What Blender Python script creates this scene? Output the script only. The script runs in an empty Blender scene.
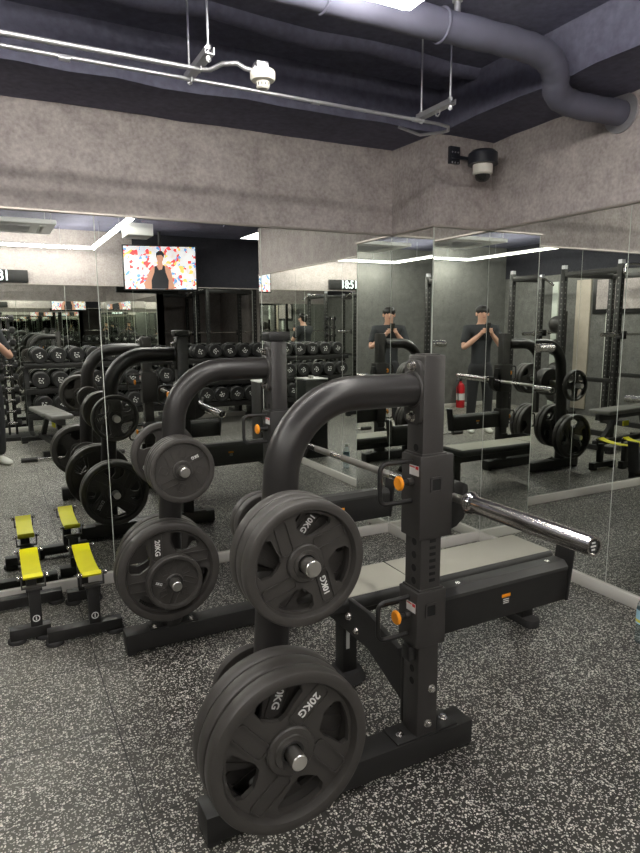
import bpy, bmesh, math, random
from mathutils import Vector, Matrix, Quaternion
random.seed(7)
C = bpy.context.scene.collection
PI = math.pi
# ------------------------------------------------------------------ room constants (metres)
D = 3.693            # long mirror wall
XP, YP = 2.476, 3.230  # pillar faces
XR = 2.930           # right mirror wall
ZT = 2.094           # top of mirrors
ZC = 2.64            # wall head
ZS = 2.88            # ceiling slab
ZB = 0.068
YB = -2.56           # wall behind the photographer
XL = -2.75           # left wall
H = 1.5

# ------------------------------------------------------------------ materials
MATS = {}
def nt(m):
    m.use_nodes = True
    return m.node_tree.nodes, m.node_tree.links
def mat(name, col, rough=0.5, metal=0.0, spec=0.5, emit=None, es=0.0, noise=0.0, nscale=30, bump=0.0, bscale=200, trans=0.0, ior=1.45, coat=0.0):
    m = bpy.data.materials.new(name)
    N, L = nt(m)
    b = N['Principled BSDF']
    b.inputs['Base Color'].default_value = (*col, 1)
    b.inputs['Roughness'].default_value = rough
    b.inputs['Metallic'].default_value = metal
    b.inputs['Specular IOR Level'].default_value = spec
    b.inputs['IOR'].default_value = ior
    b.inputs['Transmission Weight'].default_value = trans
    b.inputs['Coat Weight'].default_value = coat
    if emit:
        b.inputs['Emission Color'].default_value = (*emit, 1)
        b.inputs['Emission Strength'].default_value = es
    tc = None
    if noise > 0 or bump > 0:
        tc = N.new('ShaderNodeTexCoord')
    if noise > 0:
        n = N.new('ShaderNodeTexNoise'); n.inputs['Scale'].default_value = nscale; n.inputs['Detail'].default_value = 5
        L.new(tc.outputs['Object'], n.inputs['Vector'])
        r = N.new('ShaderNodeMapRange')
        r.inputs['To Min'].default_value = 1 - noise; r.inputs['To Max'].default_value = 1 + noise
        L.new(n.outputs['Fac'], r.inputs['Value'])
        mx = N.new('ShaderNodeVectorMath'); mx.operation = 'SCALE'; mx.inputs[0].default_value = col
        L.new(r.outputs['Result'], mx.inputs['Scale']); L.new(mx.outputs['Vector'], b.inputs['Base Color'])
        r2 = N.new('ShaderNodeMapRange'); r2.inputs['To Min'].default_value = max(0.02, rough - noise * .35); r2.inputs['To Max'].default_value = min(1, rough + noise * .35)
        L.new(n.outputs['Fac'], r2.inputs['Value']); L.new(r2.outputs['Result'], b.inputs['Roughness'])
    if bump > 0:
        n2 = N.new('ShaderNodeTexNoise'); n2.inputs['Scale'].default_value = bscale; n2.inputs['Detail'].default_value = 2
        L.new(tc.outputs['Object'], n2.inputs['Vector'])
        bp = N.new('ShaderNodeBump'); bp.inputs['Strength'].default_value = bump; bp.inputs['Distance'].default_value = 0.002
        L.new(n2.outputs['Fac'], bp.inputs['Height']); L.new(bp.outputs['Normal'], b.inputs['Normal'])
    MATS[name] = m
    return m

M_POWDER = mat('powder_black', (0.016, 0.0155, 0.015), 0.42, noise=.15, nscale=60, bump=.15, bscale=500)
M_POWDER2 = mat('powder_grey', (0.037, 0.0345, 0.033), 0.38, noise=.1, nscale=40, bump=.1, bscale=500)
M_TUBE = mat('tube_black', (0.022, 0.0205, 0.020), 0.34, noise=.12, nscale=25)
M_RUBBER = mat('plate_rubber', (0.047, 0.0435, 0.040), 0.44, noise=.18, nscale=18, bump=.1, bscale=300)
M_RUBBER_D = mat('plate_rubber_dark', (0.026, 0.024, 0.023), 0.45, noise=.15, nscale=20)
M_FOOT = mat('rubber_foot', (0.035, 0.034, 0.034), 0.8)
M_CHROME = mat('chrome', (0.72, 0.70, 0.67), 0.16, metal=1, noise=.1, nscale=40)
M_KNURL = mat('knurl', (0.52, 0.50, 0.46), 0.38, metal=1, bump=.5, bscale=900)
M_STEEL = mat('steel', (0.75, 0.73, 0.69), 0.28, metal=1)
M_GALV = mat('galvanised', (0.55, 0.55, 0.58), 0.38, metal=.85, noise=.15, nscale=30)
M_PAD = mat('bench_vinyl', (0.43, 0.42, 0.35), 0.42, noise=.1, nscale=6, bump=.15, bscale=400)
M_PADSIDE = mat('bench_vinyl_dark', (0.04, 0.04, 0.038), 0.5, bump=.1, bscale=400)
M_PAD2 = mat('bench_vinyl_grey', (.17, .168, .155), .45, bump=.1, bscale=300)
M_HOLE = mat('post_hole_grey', (.16, .16, .155), .6)
M_ORANGE = mat('orange_plastic', (0.95, 0.33, 0.015), 0.45)
M_YELLOW = mat('yellow_rubber', (0.95, 0.90, 0.01), 0.5, noise=.06, nscale=20, bump=.1, bscale=300)
M_WHITE = mat('white_paint', (0.8, 0.8, 0.78), 0.5)
M_STICK = mat('sticker_white', (0.72, 0.72, 0.7), 0.5)
M_RED = mat('red_paint', (0.6, 0.02, 0.03), 0.35)
M_BLACK = mat('hole_black', (0.004, 0.004, 0.004), 0.8)
M_BASEB = mat('baseboard_paint', (0.72, 0.70, 0.65), 0.4, noise=.05, nscale=4)
M_TRIM = mat('trim_metal', (0.42, 0.38, 0.35), 0.35, metal=.6)
M_EDGE = mat('glass_edge', (0.55, 0.58, 0.53), 0.4)
M_DUCT = mat('duct_wrap', (0.12, 0.12, 0.165), 0.55, noise=.2, nscale=12, bump=.4, bscale=40)
M_DBRUB = mat('dumbbell_rubber', (0.022, 0.022, 0.022), 0.4)
M_PLASTIC = mat('off_white_plastic', (0.78, 0.75, 0.68), 0.45)
M_CCTV = mat('cctv_black', (0.02, 0.022, 0.03), 0.3)
M_GLASSBLK = mat('dome_glass', (0.02, 0.02, 0.02), 0.05, spec=.8)
M_SKIN = mat('skin', (0.62, 0.36, 0.26), 0.5)
M_SHIRT = mat('shirt_cloth', (0.03, 0.032, 0.036), 0.85, bump=.3, bscale=60)
M_PANTS = mat('trouser_cloth', (0.022, 0.022, 0.025), 0.85, bump=.3, bscale=50)
M_HAIR = mat('hair', (0.012, 0.010, 0.009), 0.5, bump=.5, bscale=150)
M_SHOE = mat('shoe', (0.75, 0.75, 0.70), 0.5)
M_WHITECOL = mat('pale_panel', (0.62, 0.66, 0.6), 0.5)
M_TAN = mat('tan_panel', (.42, .37, .31), .6, noise=.15, nscale=12)
M_LED = mat('led', (1, 1, 1), 0.5, emit=(1.0, 0.965, 0.89), es=74)
M_DIGIT = mat('digit_glow', (1, 1, 1), 0.5, emit=(0.85, 0.95, 1.0), es=2.5)
M_LABELBLK = mat('label_black', (0.015, 0.015, 0.015), 0.4)

def mirror_mat():
    m = bpy.data.materials.new('mirror_glass'); N, L = nt(m)
    b = N['Principled BSDF']
    b.inputs['Base Color'].default_value = (0.86, 0.885, 0.845, 1)
    b.inputs['Metallic'].default_value = 1; b.inputs['Roughness'].default_value = 0.0
    return m
M_MIRROR = mirror_mat()

def floor_mat():
    m = bpy.data.materials.new('speckled_rubber_floor'); N, L = nt(m)
    b = N['Principled BSDF']; b.inputs['Roughness'].default_value = 0.44; b.inputs['Specular IOR Level'].default_value = .55
    geo = N.new('ShaderNodeNewGeometry')
    def flecks(scale, thr, dthr, warp, off):
        mp = N.new('ShaderNodeMapping'); mp.inputs['Location'].default_value = (off, off * 2, 0)
        L.new(geo.outputs['Position'], mp.inputs['Vector'])
        nz = N.new('ShaderNodeTexNoise'); nz.inputs['Scale'].default_value = scale * .8; nz.inputs['Detail'].default_value = 1
        L.new(mp.outputs['Vector'], nz.inputs['Vector'])
        sc = N.new('ShaderNodeVectorMath'); sc.operation = 'SCALE'; sc.inputs['Scale'].default_value = warp
        L.new(nz.outputs['Color'], sc.inputs[0])
        ad = N.new('ShaderNodeVectorMath'); ad.operation = 'ADD'
        L.new(mp.outputs['Vector'], ad.inputs[0]); L.new(sc.outputs['Vector'], ad.inputs[1])
        v = N.new('ShaderNodeTexVoronoi'); v.inputs['Scale'].default_value = scale; v.voronoi_dimensions = '2D'
        L.new(ad.outputs['Vector'], v.inputs['Vector'])
        sp = N.new('ShaderNodeSeparateColor'); L.new(v.outputs['Color'], sp.inputs['Color'])
        a = N.new('ShaderNodeMath'); a.operation = 'LESS_THAN'; a.inputs[1].default_value = thr; L.new(sp.outputs['Red'], a.inputs[0])
        c = N.new('ShaderNodeMath'); c.operation = 'LESS_THAN'; c.inputs[1].default_value = dthr; L.new(v.outputs['Distance'], c.inputs[0])
        p = N.new('ShaderNodeMath'); p.operation = 'MULTIPLY'; L.new(a.outputs[0], p.inputs[0]); L.new(c.outputs[0], p.inputs[1])
        q = N.new('ShaderNodeMath'); q.operation = 'MULTIPLY'; L.new(p.outputs[0], q.inputs[0])
        r = N.new('ShaderNodeMapRange'); r.inputs['To Min'].default_value = .45; r.inputs['To Max'].default_value = 1
        L.new(sp.outputs['Green'], r.inputs['Value']); L.new(r.outputs['Result'], q.inputs[1])
        return q.outputs[0]
    f1 = flecks(122, .23, .43, .007, 0.0)
    f2 = flecks(225, .20, .43, .004, 3.3)
    mx = N.new('ShaderNodeMath'); mx.operation = 'MAXIMUM'; L.new(f1, mx.inputs[0]); L.new(f2, mx.inputs[1])
    # soft dust variation, and a dust-and-light ramp towards the left
    n = N.new('ShaderNodeTexNoise'); n.inputs['Scale'].default_value = 2.2; n.inputs['Detail'].default_value = 4
    L.new(geo.outputs['Position'], n.inputs['Vector'])
    dr = N.new('ShaderNodeMapRange'); dr.inputs['From Min'].default_value = .35; dr.inputs['From Max'].default_value = .7
    dr.inputs['To Min'].default_value = .014; dr.inputs['To Max'].default_value = .034
    L.new(n.outputs['Fac'], dr.inputs['Value'])
    base = N.new('ShaderNodeCombineColor')
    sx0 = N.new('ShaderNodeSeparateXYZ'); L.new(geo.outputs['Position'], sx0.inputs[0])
    dust_light = N.new('ShaderNodeMapRange'); dust_light.interpolation_type = 'SMOOTHSTEP'  # brown dust and light from the left LED, painted as one ramp
    dust_light.inputs['From Min'].default_value = .75; dust_light.inputs['From Max'].default_value = -.1; dust_light.inputs['To Min'].default_value = 0; dust_light.inputs['To Max'].default_value = .17
    L.new(sx0.outputs['X'], dust_light.inputs['Value'])
    dn = N.new('ShaderNodeMath'); dn.operation = 'MULTIPLY'; L.new(dust_light.outputs['Result'], dn.inputs[0]); L.new(n.outputs['Fac'], dn.inputs[1])
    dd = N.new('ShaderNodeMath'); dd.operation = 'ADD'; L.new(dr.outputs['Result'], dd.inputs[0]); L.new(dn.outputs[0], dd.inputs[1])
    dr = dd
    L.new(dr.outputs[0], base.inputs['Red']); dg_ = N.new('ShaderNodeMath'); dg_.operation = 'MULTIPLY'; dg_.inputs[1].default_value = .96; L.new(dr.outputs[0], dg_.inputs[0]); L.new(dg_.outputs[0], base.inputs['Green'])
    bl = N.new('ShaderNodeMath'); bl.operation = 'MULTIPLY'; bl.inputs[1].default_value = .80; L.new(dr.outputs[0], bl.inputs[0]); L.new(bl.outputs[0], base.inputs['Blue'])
    mix = N.new('ShaderNodeMix'); mix.data_type = 'RGBA'
    L.new(mx.outputs[0], mix.inputs['Factor']); L.new(base.outputs['Color'], mix.inputs['A']); mix.inputs['B'].default_value = (.88, .86, .78, 1)
    # tile joints 0.5 m
    sx = N.new('ShaderNodeSeparateXYZ'); L.new(geo.outputs['Position'], sx.inputs[0])
    js = []
    for ax, off in (('X', .305), ('Y', 2.275)):
        s = N.new('ShaderNodeMath'); s.operation = 'SUBTRACT'; s.inputs[1].default_value = off - 10; L.new(sx.outputs[ax], s.inputs[0])
        w = N.new('ShaderNodeMath'); w.operation = 'PINGPONG'; w.inputs[1].default_value = .25; L.new(s.outputs[0], w.inputs[0])
        lt = N.new('ShaderNodeMath'); lt.operation = 'LESS_THAN'; lt.inputs[1].default_value = .0024; L.new(w.outputs[0], lt.inputs[0])
        js.append(lt.outputs[0])
    j = N.new('ShaderNodeMath'); j.operation = 'MAXIMUM'; L.new(js[0], j.inputs[0]); L.new(js[1], j.inputs[1])
    mix2 = N.new('ShaderNodeMix'); mix2.data_type = 'RGBA'; L.new(j.outputs[0], mix2.inputs['Factor'])
    L.new(mix.outputs['Result'], mix2.inputs['A']); mix2.inputs['B'].default_value = (.008, .008, .007, 1)
    L.new(mix2.outputs['Result'], b.inputs['Base Color'])
    return m
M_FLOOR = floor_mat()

def wall_mat(name, c1, c2, scale=9):
    m = bpy.data.materials.new(name); N, L = nt(m)
    b = N['Principled BSDF']; b.inputs['Roughness'].default_value = .8; b.inputs['Specular IOR Level'].default_value = .25
    geo = N.new('ShaderNodeNewGeometry')
    n1 = N.new('ShaderNodeTexNoise'); n1.inputs['Scale'].default_value = scale; n1.inputs['Detail'].default_value = 9; n1.inputs['Roughness'].default_value = .68
    n2 = N.new('ShaderNodeTexNoise'); n2.inputs['Scale'].default_value = 1.1; n2.inputs['Detail'].default_value = 4
    n3 = N.new('ShaderNodeTexNoise'); n3.inputs['Scale'].default_value = scale * 6; n3.inputs['Detail'].default_value = 4
    for n in (n1, n2, n3): L.new(geo.outputs['Position'], n.inputs['Vector'])
    a = N.new('ShaderNodeMath'); a.operation = 'MULTIPLY_ADD'; a.inputs[1].default_value = .42; L.new(n1.outputs['Fac'], a.inputs[0])
    a2 = N.new('ShaderNodeMath'); a2.operation = 'MULTIPLY'; a2.inputs[1].default_value = .2; L.new(n2.outputs['Fac'], a2.inputs[0]); L.new(a2.outputs[0], a.inputs[2])
    a3 = N.new('ShaderNodeMath'); a3.operation = 'MULTIPLY_ADD'; a3.inputs[1].default_value = .38; L.new(n3.outputs['Fac'], a3.inputs[0]); L.new(a.outputs[0], a3.inputs[2])
    cr = N.new('ShaderNodeValToRGB'); cr.color_ramp.elements[0].position = .38; cr.color_ramp.elements[1].position = .62
    cr.color_ramp.elements[0].color = (*c1, 1); cr.color_ramp.elements[1].color = (*c2, 1)
    L.new(a3.outputs[0], cr.inputs['Fac']); L.new(cr.outputs['Color'], b.inputs['Base Color'])
    bp = N.new('ShaderNodeBump'); bp.inputs['Strength'].default_value = .25; bp.inputs['Distance'].default_value = .004
    L.new(n1.outputs['Fac'], bp.inputs['Height']); L.new(bp.outputs['Normal'], b.inputs['Normal'])
    return m
M_WALL = wall_mat('concrete_paper', (.29, .255, .25), (.50, .455, .44))
M_WALLD = wall_mat('grey_paper', (.105, .105, .10), (.19, .19, .18))
M_DARKWALL = wall_mat('dark_paint', (.018, .018, .024), (.03, .03, .038), 6)
M_CEIL = wall_mat('sprayed_black_ceiling', (.12, .12, .175), (.19, .19, .265), 5)

def screen_mat():
    m = bpy.data.materials.new('tv_picture'); N, L = nt(m)
    b = N['Principled BSDF']; b.inputs['Roughness'].default_value = .3
    tc = N.new('ShaderNodeTexCoord')
    v = N.new('ShaderNodeTexVoronoi'); v.inputs['Scale'].default_value = 26
    nz = N.new('ShaderNodeTexNoise'); nz.inputs['Scale'].default_value = 7
    L.new(tc.outputs['Object'], nz.inputs['Vector'])
    ad = N.new('ShaderNodeVectorMath'); ad.operation = 'MULTIPLY_ADD'; ad.inputs[1].default_value = (.12, .12, .12)
    L.new(nz.outputs['Color'], ad.inputs[0]); L.new(tc.outputs['Object'], ad.inputs[2]); L.new(ad.outputs['Vector'], v.inputs['Vector'])
    sp = N.new('ShaderNodeSeparateColor'); L.new(v.outputs['Color'], sp.inputs['Color'])
    cr = N.new('ShaderNodeValToRGB'); cr.color_ramp.interpolation = 'CONSTANT'
    cols = [(0, (.8, .8, .82)), (.3, (.75, .6, .6)), (.42, (.8, .08, .08)), (.55, (.9, .9, .9)), (.68, (.85, .6, .15)), (.78, (.7, .75, .85)), (.9, (.15, .35, .65))]
    el = cr.color_ramp.elements
    el[0].position = 0; el[0].color = (*cols[0][1], 1); el[1].position = cols[1][0]; el[1].color = (*cols[1][1], 1)
    for p, c in cols[2:]:
        e = el.new(p); e.color = (*c, 1)
    L.new(sp.outputs['Red'], cr.inputs['Fac'])
    L.new(cr.outputs['Color'], b.inputs['Base Color']); L.new(cr.outputs['Color'], b.inputs['Emission Color']); b.inputs['Emission Strength'].default_value = .9
    return m
M_SCREEN = screen_mat()
M_TVSKIN = mat('tv_skin_tone', (.5, .25, .17), .5, emit=(.55, .27, .18), es=.8)
M_TVBLACK = mat('tv_black_tone', (.01, .01, .012), .5, emit=(.02, .02, .03), es=.5)

# ------------------------------------------------------------------ mesh builder
class MB:
    def __init__(s): s.bm = bmesh.new()
    def _xf(s, vs, M):
        if M is not None: bmesh.ops.transform(s.bm, matrix=M, verts=vs)
    def box(s, x0, x1, y0, y1, z0, z1, bev=0.0, M=None, seg=2):
        r = bmesh.ops.create_cube(s.bm, size=1); vs = r['verts']
        for v in vs: v.co = Vector(((x0 + x1) / 2 + v.co.x * (x1 - x0), (y0 + y1) / 2 + v.co.y * (y1 - y0), (z0 + z1) / 2 + v.co.z * (z1 - z0)))
        if bev > 0:
            es = list({e for v in vs for e in v.link_edges})
            r = bmesh.ops.bevel(s.bm, geom=es, offset=bev, segments=seg, affect='EDGES', profile=.5)
            vs = list({v for f in r['faces'] for v in f.verts} | {v for v in vs if v.is_valid})
        s._xf(vs, M); return s
    def cyl(s, a, b, r, seg=24, r2=None, cap=True, bev=0.0):
        a, b = Vector(a), Vector(b); d = b - a
        M = Matrix.Translation((a + b) / 2) @ d.to_track_quat('Z', 'Y').to_matrix().to_4x4()
        rr = r if r2 is None else r2
        if bev > 0:
            h = d.length
            return s.lathe([(0, -h / 2), (r - bev, -h / 2), (r, -h / 2 + bev), (rr, h / 2 - bev), (rr - bev, h / 2), (0, h / 2)], M, seg)
        bmesh.ops.create_cone(s.bm, cap_ends=cap, segments=seg, radius1=r, radius2=rr, depth=d.length, matrix=M)
        return s
    def lathe(s, prof, M=None, seg=32):
        """prof: (radius, height) pairs around local Z"""
        rings = []
        for r, h in prof:
            if r < 1e-6: rings.append([s.bm.verts.new((0, 0, h))])
            else: rings.append([s.bm.verts.new((r * math.cos(2 * PI * k / seg), r * math.sin(2 * PI * k / seg), h)) for k in range(seg)])
        for i in range(len(rings) - 1):
            A, B = rings[i], rings[i + 1]
            for k in range(seg):
                k2 = (k + 1) % seg
                if len(A) == 1 and len(B) == 1: continue
                if len(A) == 1: s.bm.faces.new((A[0], B[k], B[k2]))
                elif len(B) == 1: s.bm.faces.new((A[k], A[k2], B[0]))
                else: s.bm.faces.new((A[k], A[k2], B[k2], B[k]))
        s._xf([v for R in rings for v in R], M); return s
    def tube(s, pts, r, seg=16, cap=True, sq=None):
        """sweep a circle (or a rounded rectangle sq=(w,h)) along pts; r may be list"""
        P = [Vector(p) for p in pts]; n = len(P)
        R = r if isinstance(r, (list, tuple)) else [r] * n
        T = []
        for i in range(n):
            t = (P[min(i + 1, n - 1)] - P[max(i - 1, 0)]).normalized(); T.append(t)
        up = Vector((0, 0, 1)) if abs(T[0].z) < .9 else Vector((0, 1, 0))
        u = (up - T[0] * up.dot(T[0])).normalized()
        rings = []
        for i in range(n):
            if i:
                q = T[i - 1].rotation_difference(T[i]); u = (q @ u); u = (u - T[i] * u.dot(T[i])).normalized()
            w = T[i].cross(u)
            ring = []
            for k in range(seg):
                a = 2 * PI * k / seg
                ring.append(s.bm.verts.new(P[i] + (u * math.cos(a) + w * math.sin(a)) * R[i]))
            rings.append(ring)
        for i in range(n - 1):
            for k in range(seg):
                k2 = (k + 1) % seg
                s.bm.faces.new((rings[i][k], rings[i][k2], rings[i + 1][k2], rings[i + 1][k]))
        if cap:
            s.bm.faces.new(rings[0][::-1]); s.bm.faces.new(rings[-1])
        return s
    def prism(s, poly, axis, a, b, bev=0.0):
        """extrude polygon; axis 'X': poly=(y,z); 'Y': poly=(x,z); 'Z': poly=(x,y)"""
        f = {'X': lambda p, t: (t, p[0], p[1]), 'Y': lambda p, t: (p[0], t, p[1]), 'Z': lambda p, t: (p[0], p[1], t)}[axis]
        A = [s.bm.verts.new(f(p, a)) for p in poly]; B = [s.bm.verts.new(f(p, b)) for p in poly]
        n = len(poly); fs = [s.bm.faces.new(A[::-1]), s.bm.faces.new(B)]
        for i in range(n): fs.append(s.bm.faces.new((A[i], A[(i + 1) % n], B[(i + 1) % n], B[i])))
        if bev > 0:
            es = list({e for fc in fs[:2] for e in fc.edges})
            bmesh.ops.bevel(s.bm, geom=es, offset=bev, segments=2, affect='EDGES', profile=.5)
        return s
    def sphere(s, c, r, sc=(1, 1, 1), u=20, v=14):
        M = Matrix.Translation(c) @ Matrix.Diagonal((*[r * k for k in sc], 1))
        bmesh.ops.create_uvsphere(s.bm, u_segments=u, v_segments=v, radius=1, matrix=M); return s
    def holed(s, outer, holes, z0, z1, M=None):
        """flat polygon with holes in XY extruded z0..z1"""
        es = []; vs0 = []
        for loop in [outer] + holes:
            vv = [s.bm.verts.new((x, y, z0)) for x, y in loop]; vs0 += vv
            for i in range(len(vv)): es.append(s.bm.edges.new((vv[i], vv[(i + 1) % len(vv)])))
        r = bmesh.ops.triangle_fill(s.bm, use_beauty=True, use_dissolve=False, edges=es)
        fs = [g for g in r['geom'] if isinstance(g, bmesh.types.BMFace)]
        e = bmesh.ops.extrude_face_region(s.bm, geom=fs)
        nv = [g for g in e['geom'] if isinstance(g, bmesh.types.BMVert)]
        for v in nv: v.co.z = z1
        s._xf(vs0 + nv, M); return s
    def mesh(s, name, m, ang=35):
        bmesh.ops.recalc_face_normals(s.bm, faces=s.bm.faces[:])
        me = bpy.data.meshes.new(name); s.bm.to_mesh(me); s.bm.free()
        for p in me.polygons: p.use_smooth = True
        me.set_sharp_from_angle(angle=math.radians(ang))
        me.materials.append(m); return me
    def build(s, name, m, parent=None, ang=35, loc=None, label=None):
        o = bpy.data.objects.new(name, s.mesh(name, m, ang)); C.objects.link(o)
        if parent: o.parent = parent
        if loc: o.location = loc
        if label: o['label'] = label
        return o

def tag(o, label, cat, group=None, kind=None):
    if label: o['label'] = label
    if cat: o['category'] = cat
    if group: o['group'] = group
    if kind: o['kind'] = kind
    return o
def thing(name, label, cat, loc=(0, 0, 0), rz=0, group=None):
    o = bpy.data.objects.new(name, None); C.objects.link(o)
    o.location = loc; o.rotation_euler = (0, 0, rz); o.empty_display_size = .1
    return tag(o, label, cat, group)
def struct(name, mb, m, ang=35):
    o = mb.build(name, m, None, ang); o['kind'] = 'structure'; return o
def dup(root, loc=None, rot=None, label=None, group=None):
    r = root.copy(); C.objects.link(r)
    if loc is not None: r.location = loc
    if rot is not None: r.rotation_euler = rot
    if label: r['label'] = label
    if group: r['group'] = group
    for ch in list(root.children):
        c = ch.copy(); C.objects.link(c); c.parent = r
        for g in list(ch.children):
            d = g.copy(); C.objects.link(d); d.parent = c
    return r
def text_mesh(txt, size, ext, m, M=None, name='lettering', bold=0.0):
    cu = bpy.data.curves.new(name, 'FONT'); cu.body = txt; cu.size = size; cu.extrude = ext; cu.offset = bold
    cu.align_x = 'CENTER'; cu.align_y = 'CENTER'; cu.resolution_u = 3
    o = bpy.data.objects.new(name, cu); C.objects.link(o)
    dg = bpy.context.evaluated_depsgraph_get(); dg.update()
    me = bpy.data.meshes.new_from_object(o.evaluated_get(dg))
    bpy.data.objects.remove(o); bpy.data.curves.remove(cu)
    me.materials.clear(); me.materials.append(m); me.name = name
    if M is not None: me.transform(M)
    return me
def obj_from(me, name, parent=None):
    o = bpy.data.objects.new(name, me); C.objects.link(o)
    if parent: o.parent = parent
    return o
def arc(cx, cy, r, a0, a1, n):
    return [(cx + r * math.cos(a0 + (a1 - a0) * i / n), cy + r * math.sin(a0 + (a1 - a0) * i / n)) for i in range(n + 1)]
def rrect(cx, cy, w, h, r, n=4):
    out = []
    for sx, sy, a in ((1, 1, 0), (-1, 1, PI / 2), (-1, -1, PI), (1, -1, 3 * PI / 2)):
        out += arc(cx + sx * (w / 2 - r), cy + sy * (h / 2 - r), r, a, a + PI / 2, n)
    return out
def bolt(mb, c, d, r=.011, h=.012):
    """hex-ish bolt with washer at c pointing along d"""
    c, d = Vector(c), Vector(d).normalized()
    mb.cyl(c, c + d * .003, r * 1.35, 20)
    mb.cyl(c + d * .003, c + d * (h), r, 6)
    mb.cyl(c + d * h, c + d * (h + .003), r * .62, 12)

# ================================================================== THE ROOM
XE = 5.2   # the room runs on to the right behind the right mirror wall
YE = 0.15  # end of the right mirror wall
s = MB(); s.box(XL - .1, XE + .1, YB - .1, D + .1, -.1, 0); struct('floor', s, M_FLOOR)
s = MB(); s.box(XL - .1, XE + .1, YB - .1, D + .1, ZS, ZS + .1); struct('ceiling', s, M_CEIL)
s = MB(); s.box(XL - .1, XR + .1, D + .012, D + .15, 0, ZS)
struct('wall_front', s, M_WALL)
s = MB(); s.box(XR + .012, XR + .15, YE, D + .05, 0, ZS); struct('wall_right', s, M_WALL)
s = MB(); s.box(XP + .012, XR + .011, YP + .0205, D + .011, 0, ZS); struct('wall_pillar', s, M_WALL)
s = MB(); s.box(XL - .1, XE + .1, YB - .15, YB - .012, 0, ZS); struct('wall_back', s, M_WALL)
s = MB(); s.box(XL - .15, XL, YB - .1, D + .1, 0, ZS); struct('wall_left', s, M_WALLD)
s = MB(); s.box(XL, XL + .012, YB + .001, D - .02, 2.32, ZS); struct('wall_left_upper', s, M_DARKWALL)
s = MB(); s.box(XL + .001, -.952, YB - .0105, YB + .004, ZB, ZS); struct('wall_back_left', s, M_WALLD)
s = MB(); s.box(XR + .15, XE + .1, 3.0, 3.1, 0, ZS); s.box(XE, XE + .1, YB, 3.1, 0, ZS); s.box(XR + .011, XR + .15, YE, YE + .02, 0, ZS); struct('wall_recess', s, M_WALL)

# upper wall facings (flush with the mirror glass, above it)
def facing(name, x0, x1, y0, y1):
    s = MB(); s.box(x0, x1, y0, y1, ZT + .012, ZS); struct(name, s, M_WALL)
facing('wall_front_upper', XL, XP + .0, D, D + .02)
facing('wall_pillar_side_upper', XP, XP + .011, YP + .0205, D - .0005)
facing('wall_pillar_front_upper', XP, XR - .0005, YP, YP + .02)
facing('wall_right_upper', XR, XR + .011, YE, YP + .02)
facing('wall_back_upper', -.951, 1.98, YB - .0115, YB)
s = MB(); s.box(1.98, XE, YB - .0115, YB, ZT + .013, ZS); struct('wall_back_dark', s, M_DARKWALL)
# dropped black soffit round the room
def wobble_beam(name, x0, x1, y0, y1, z0, z1, n, ax):
    bm = MB(); bm.box(x0, x1, y0, y1, z0, z1)
    ed = [e for e in bm.bm.edges if abs((e.verts[0].co - e.verts[1].co)[ax]) > .5]
    bmesh.ops.subdivide_edges(bm.bm, edges=ed, cuts=n, use_grid_fill=True)
    rnd = random.Random(3)
    off = {}
    for v in bm.bm.verts:
        if v.co.z < z0 + .001:
            k = (round(v.co[ax], 3), round(v.co[1 - ax], 2))
            if k not in off: off[k] = (rnd.uniform(-.006, .008), rnd.uniform(-.012, .012))
            v.co.z += off[k][0]
            v.co[1 - ax] += off[k][1] * (1 if min(abs(v.co[1 - ax] - (y0 if ax == 0 else x0)), 9) < .02 else 0)
    struct(name, bm, M_CEIL, 60)
wobble_beam('beam_front', XL, XP + .45, 3.22, D + .0, ZC, ZS, 26, 0)
wobble_beam('beam_right', 2.49, XR, YE, 3.22, ZC, ZS, 18, 1)
# sprayed folds of the ceiling
s = MB()
for y, r in ((2.90, .05), (1.2, .07), (.2, .06)):
    s.tube([(XL + (XE - XL) * i / 30, y + .02 * math.sin(i * 1.7), ZS + .0 + .012 * math.sin(i * 2.3)) for i in range(31)], r, 12)
struct('ceiling_folds', s, M_CEIL)
# baseboards
def baseb(name, x0, x1, y0, y1):
    s = MB(); s.box(x0, x1, y0, y1, 0, ZB, .003); struct(name, s, M_BASEB)
baseb('baseboard_front', XL, XP - .001, D - .016, D + .012)
baseb('baseboard_pillar_side', XP - .016, XP + .012, YP - .016, D - .016)
baseb('baseboard_pillar_front', XP + .012, XR - .016, YP - .016, YP + .012)
baseb('baseboard_right', XR - .016, XR + .012, YE, YP + .012)
baseb('baseboard_back', XL, XE, YB - .012, YB + .016)
# top trims
def trim(name, x0, x1, y0, y1):
    s = MB(); s.box(x0, x1, y0, y1, ZT, ZT + .013, .001); struct(name, s, M_TRIM)
trim('trim_1', XL, XP, D - .012, D + .012)
trim('trim_2', XP - .012, XP + .012, YP - .012, D - .012)
trim('trim_3', XP + .012, XR, YP - .012, YP + .012)
trim('trim_4', XR - .012, XR + .012, YE, YP - .012)
trim('trim_5', -.95, XE, YB - .012, YB + .012)

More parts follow.
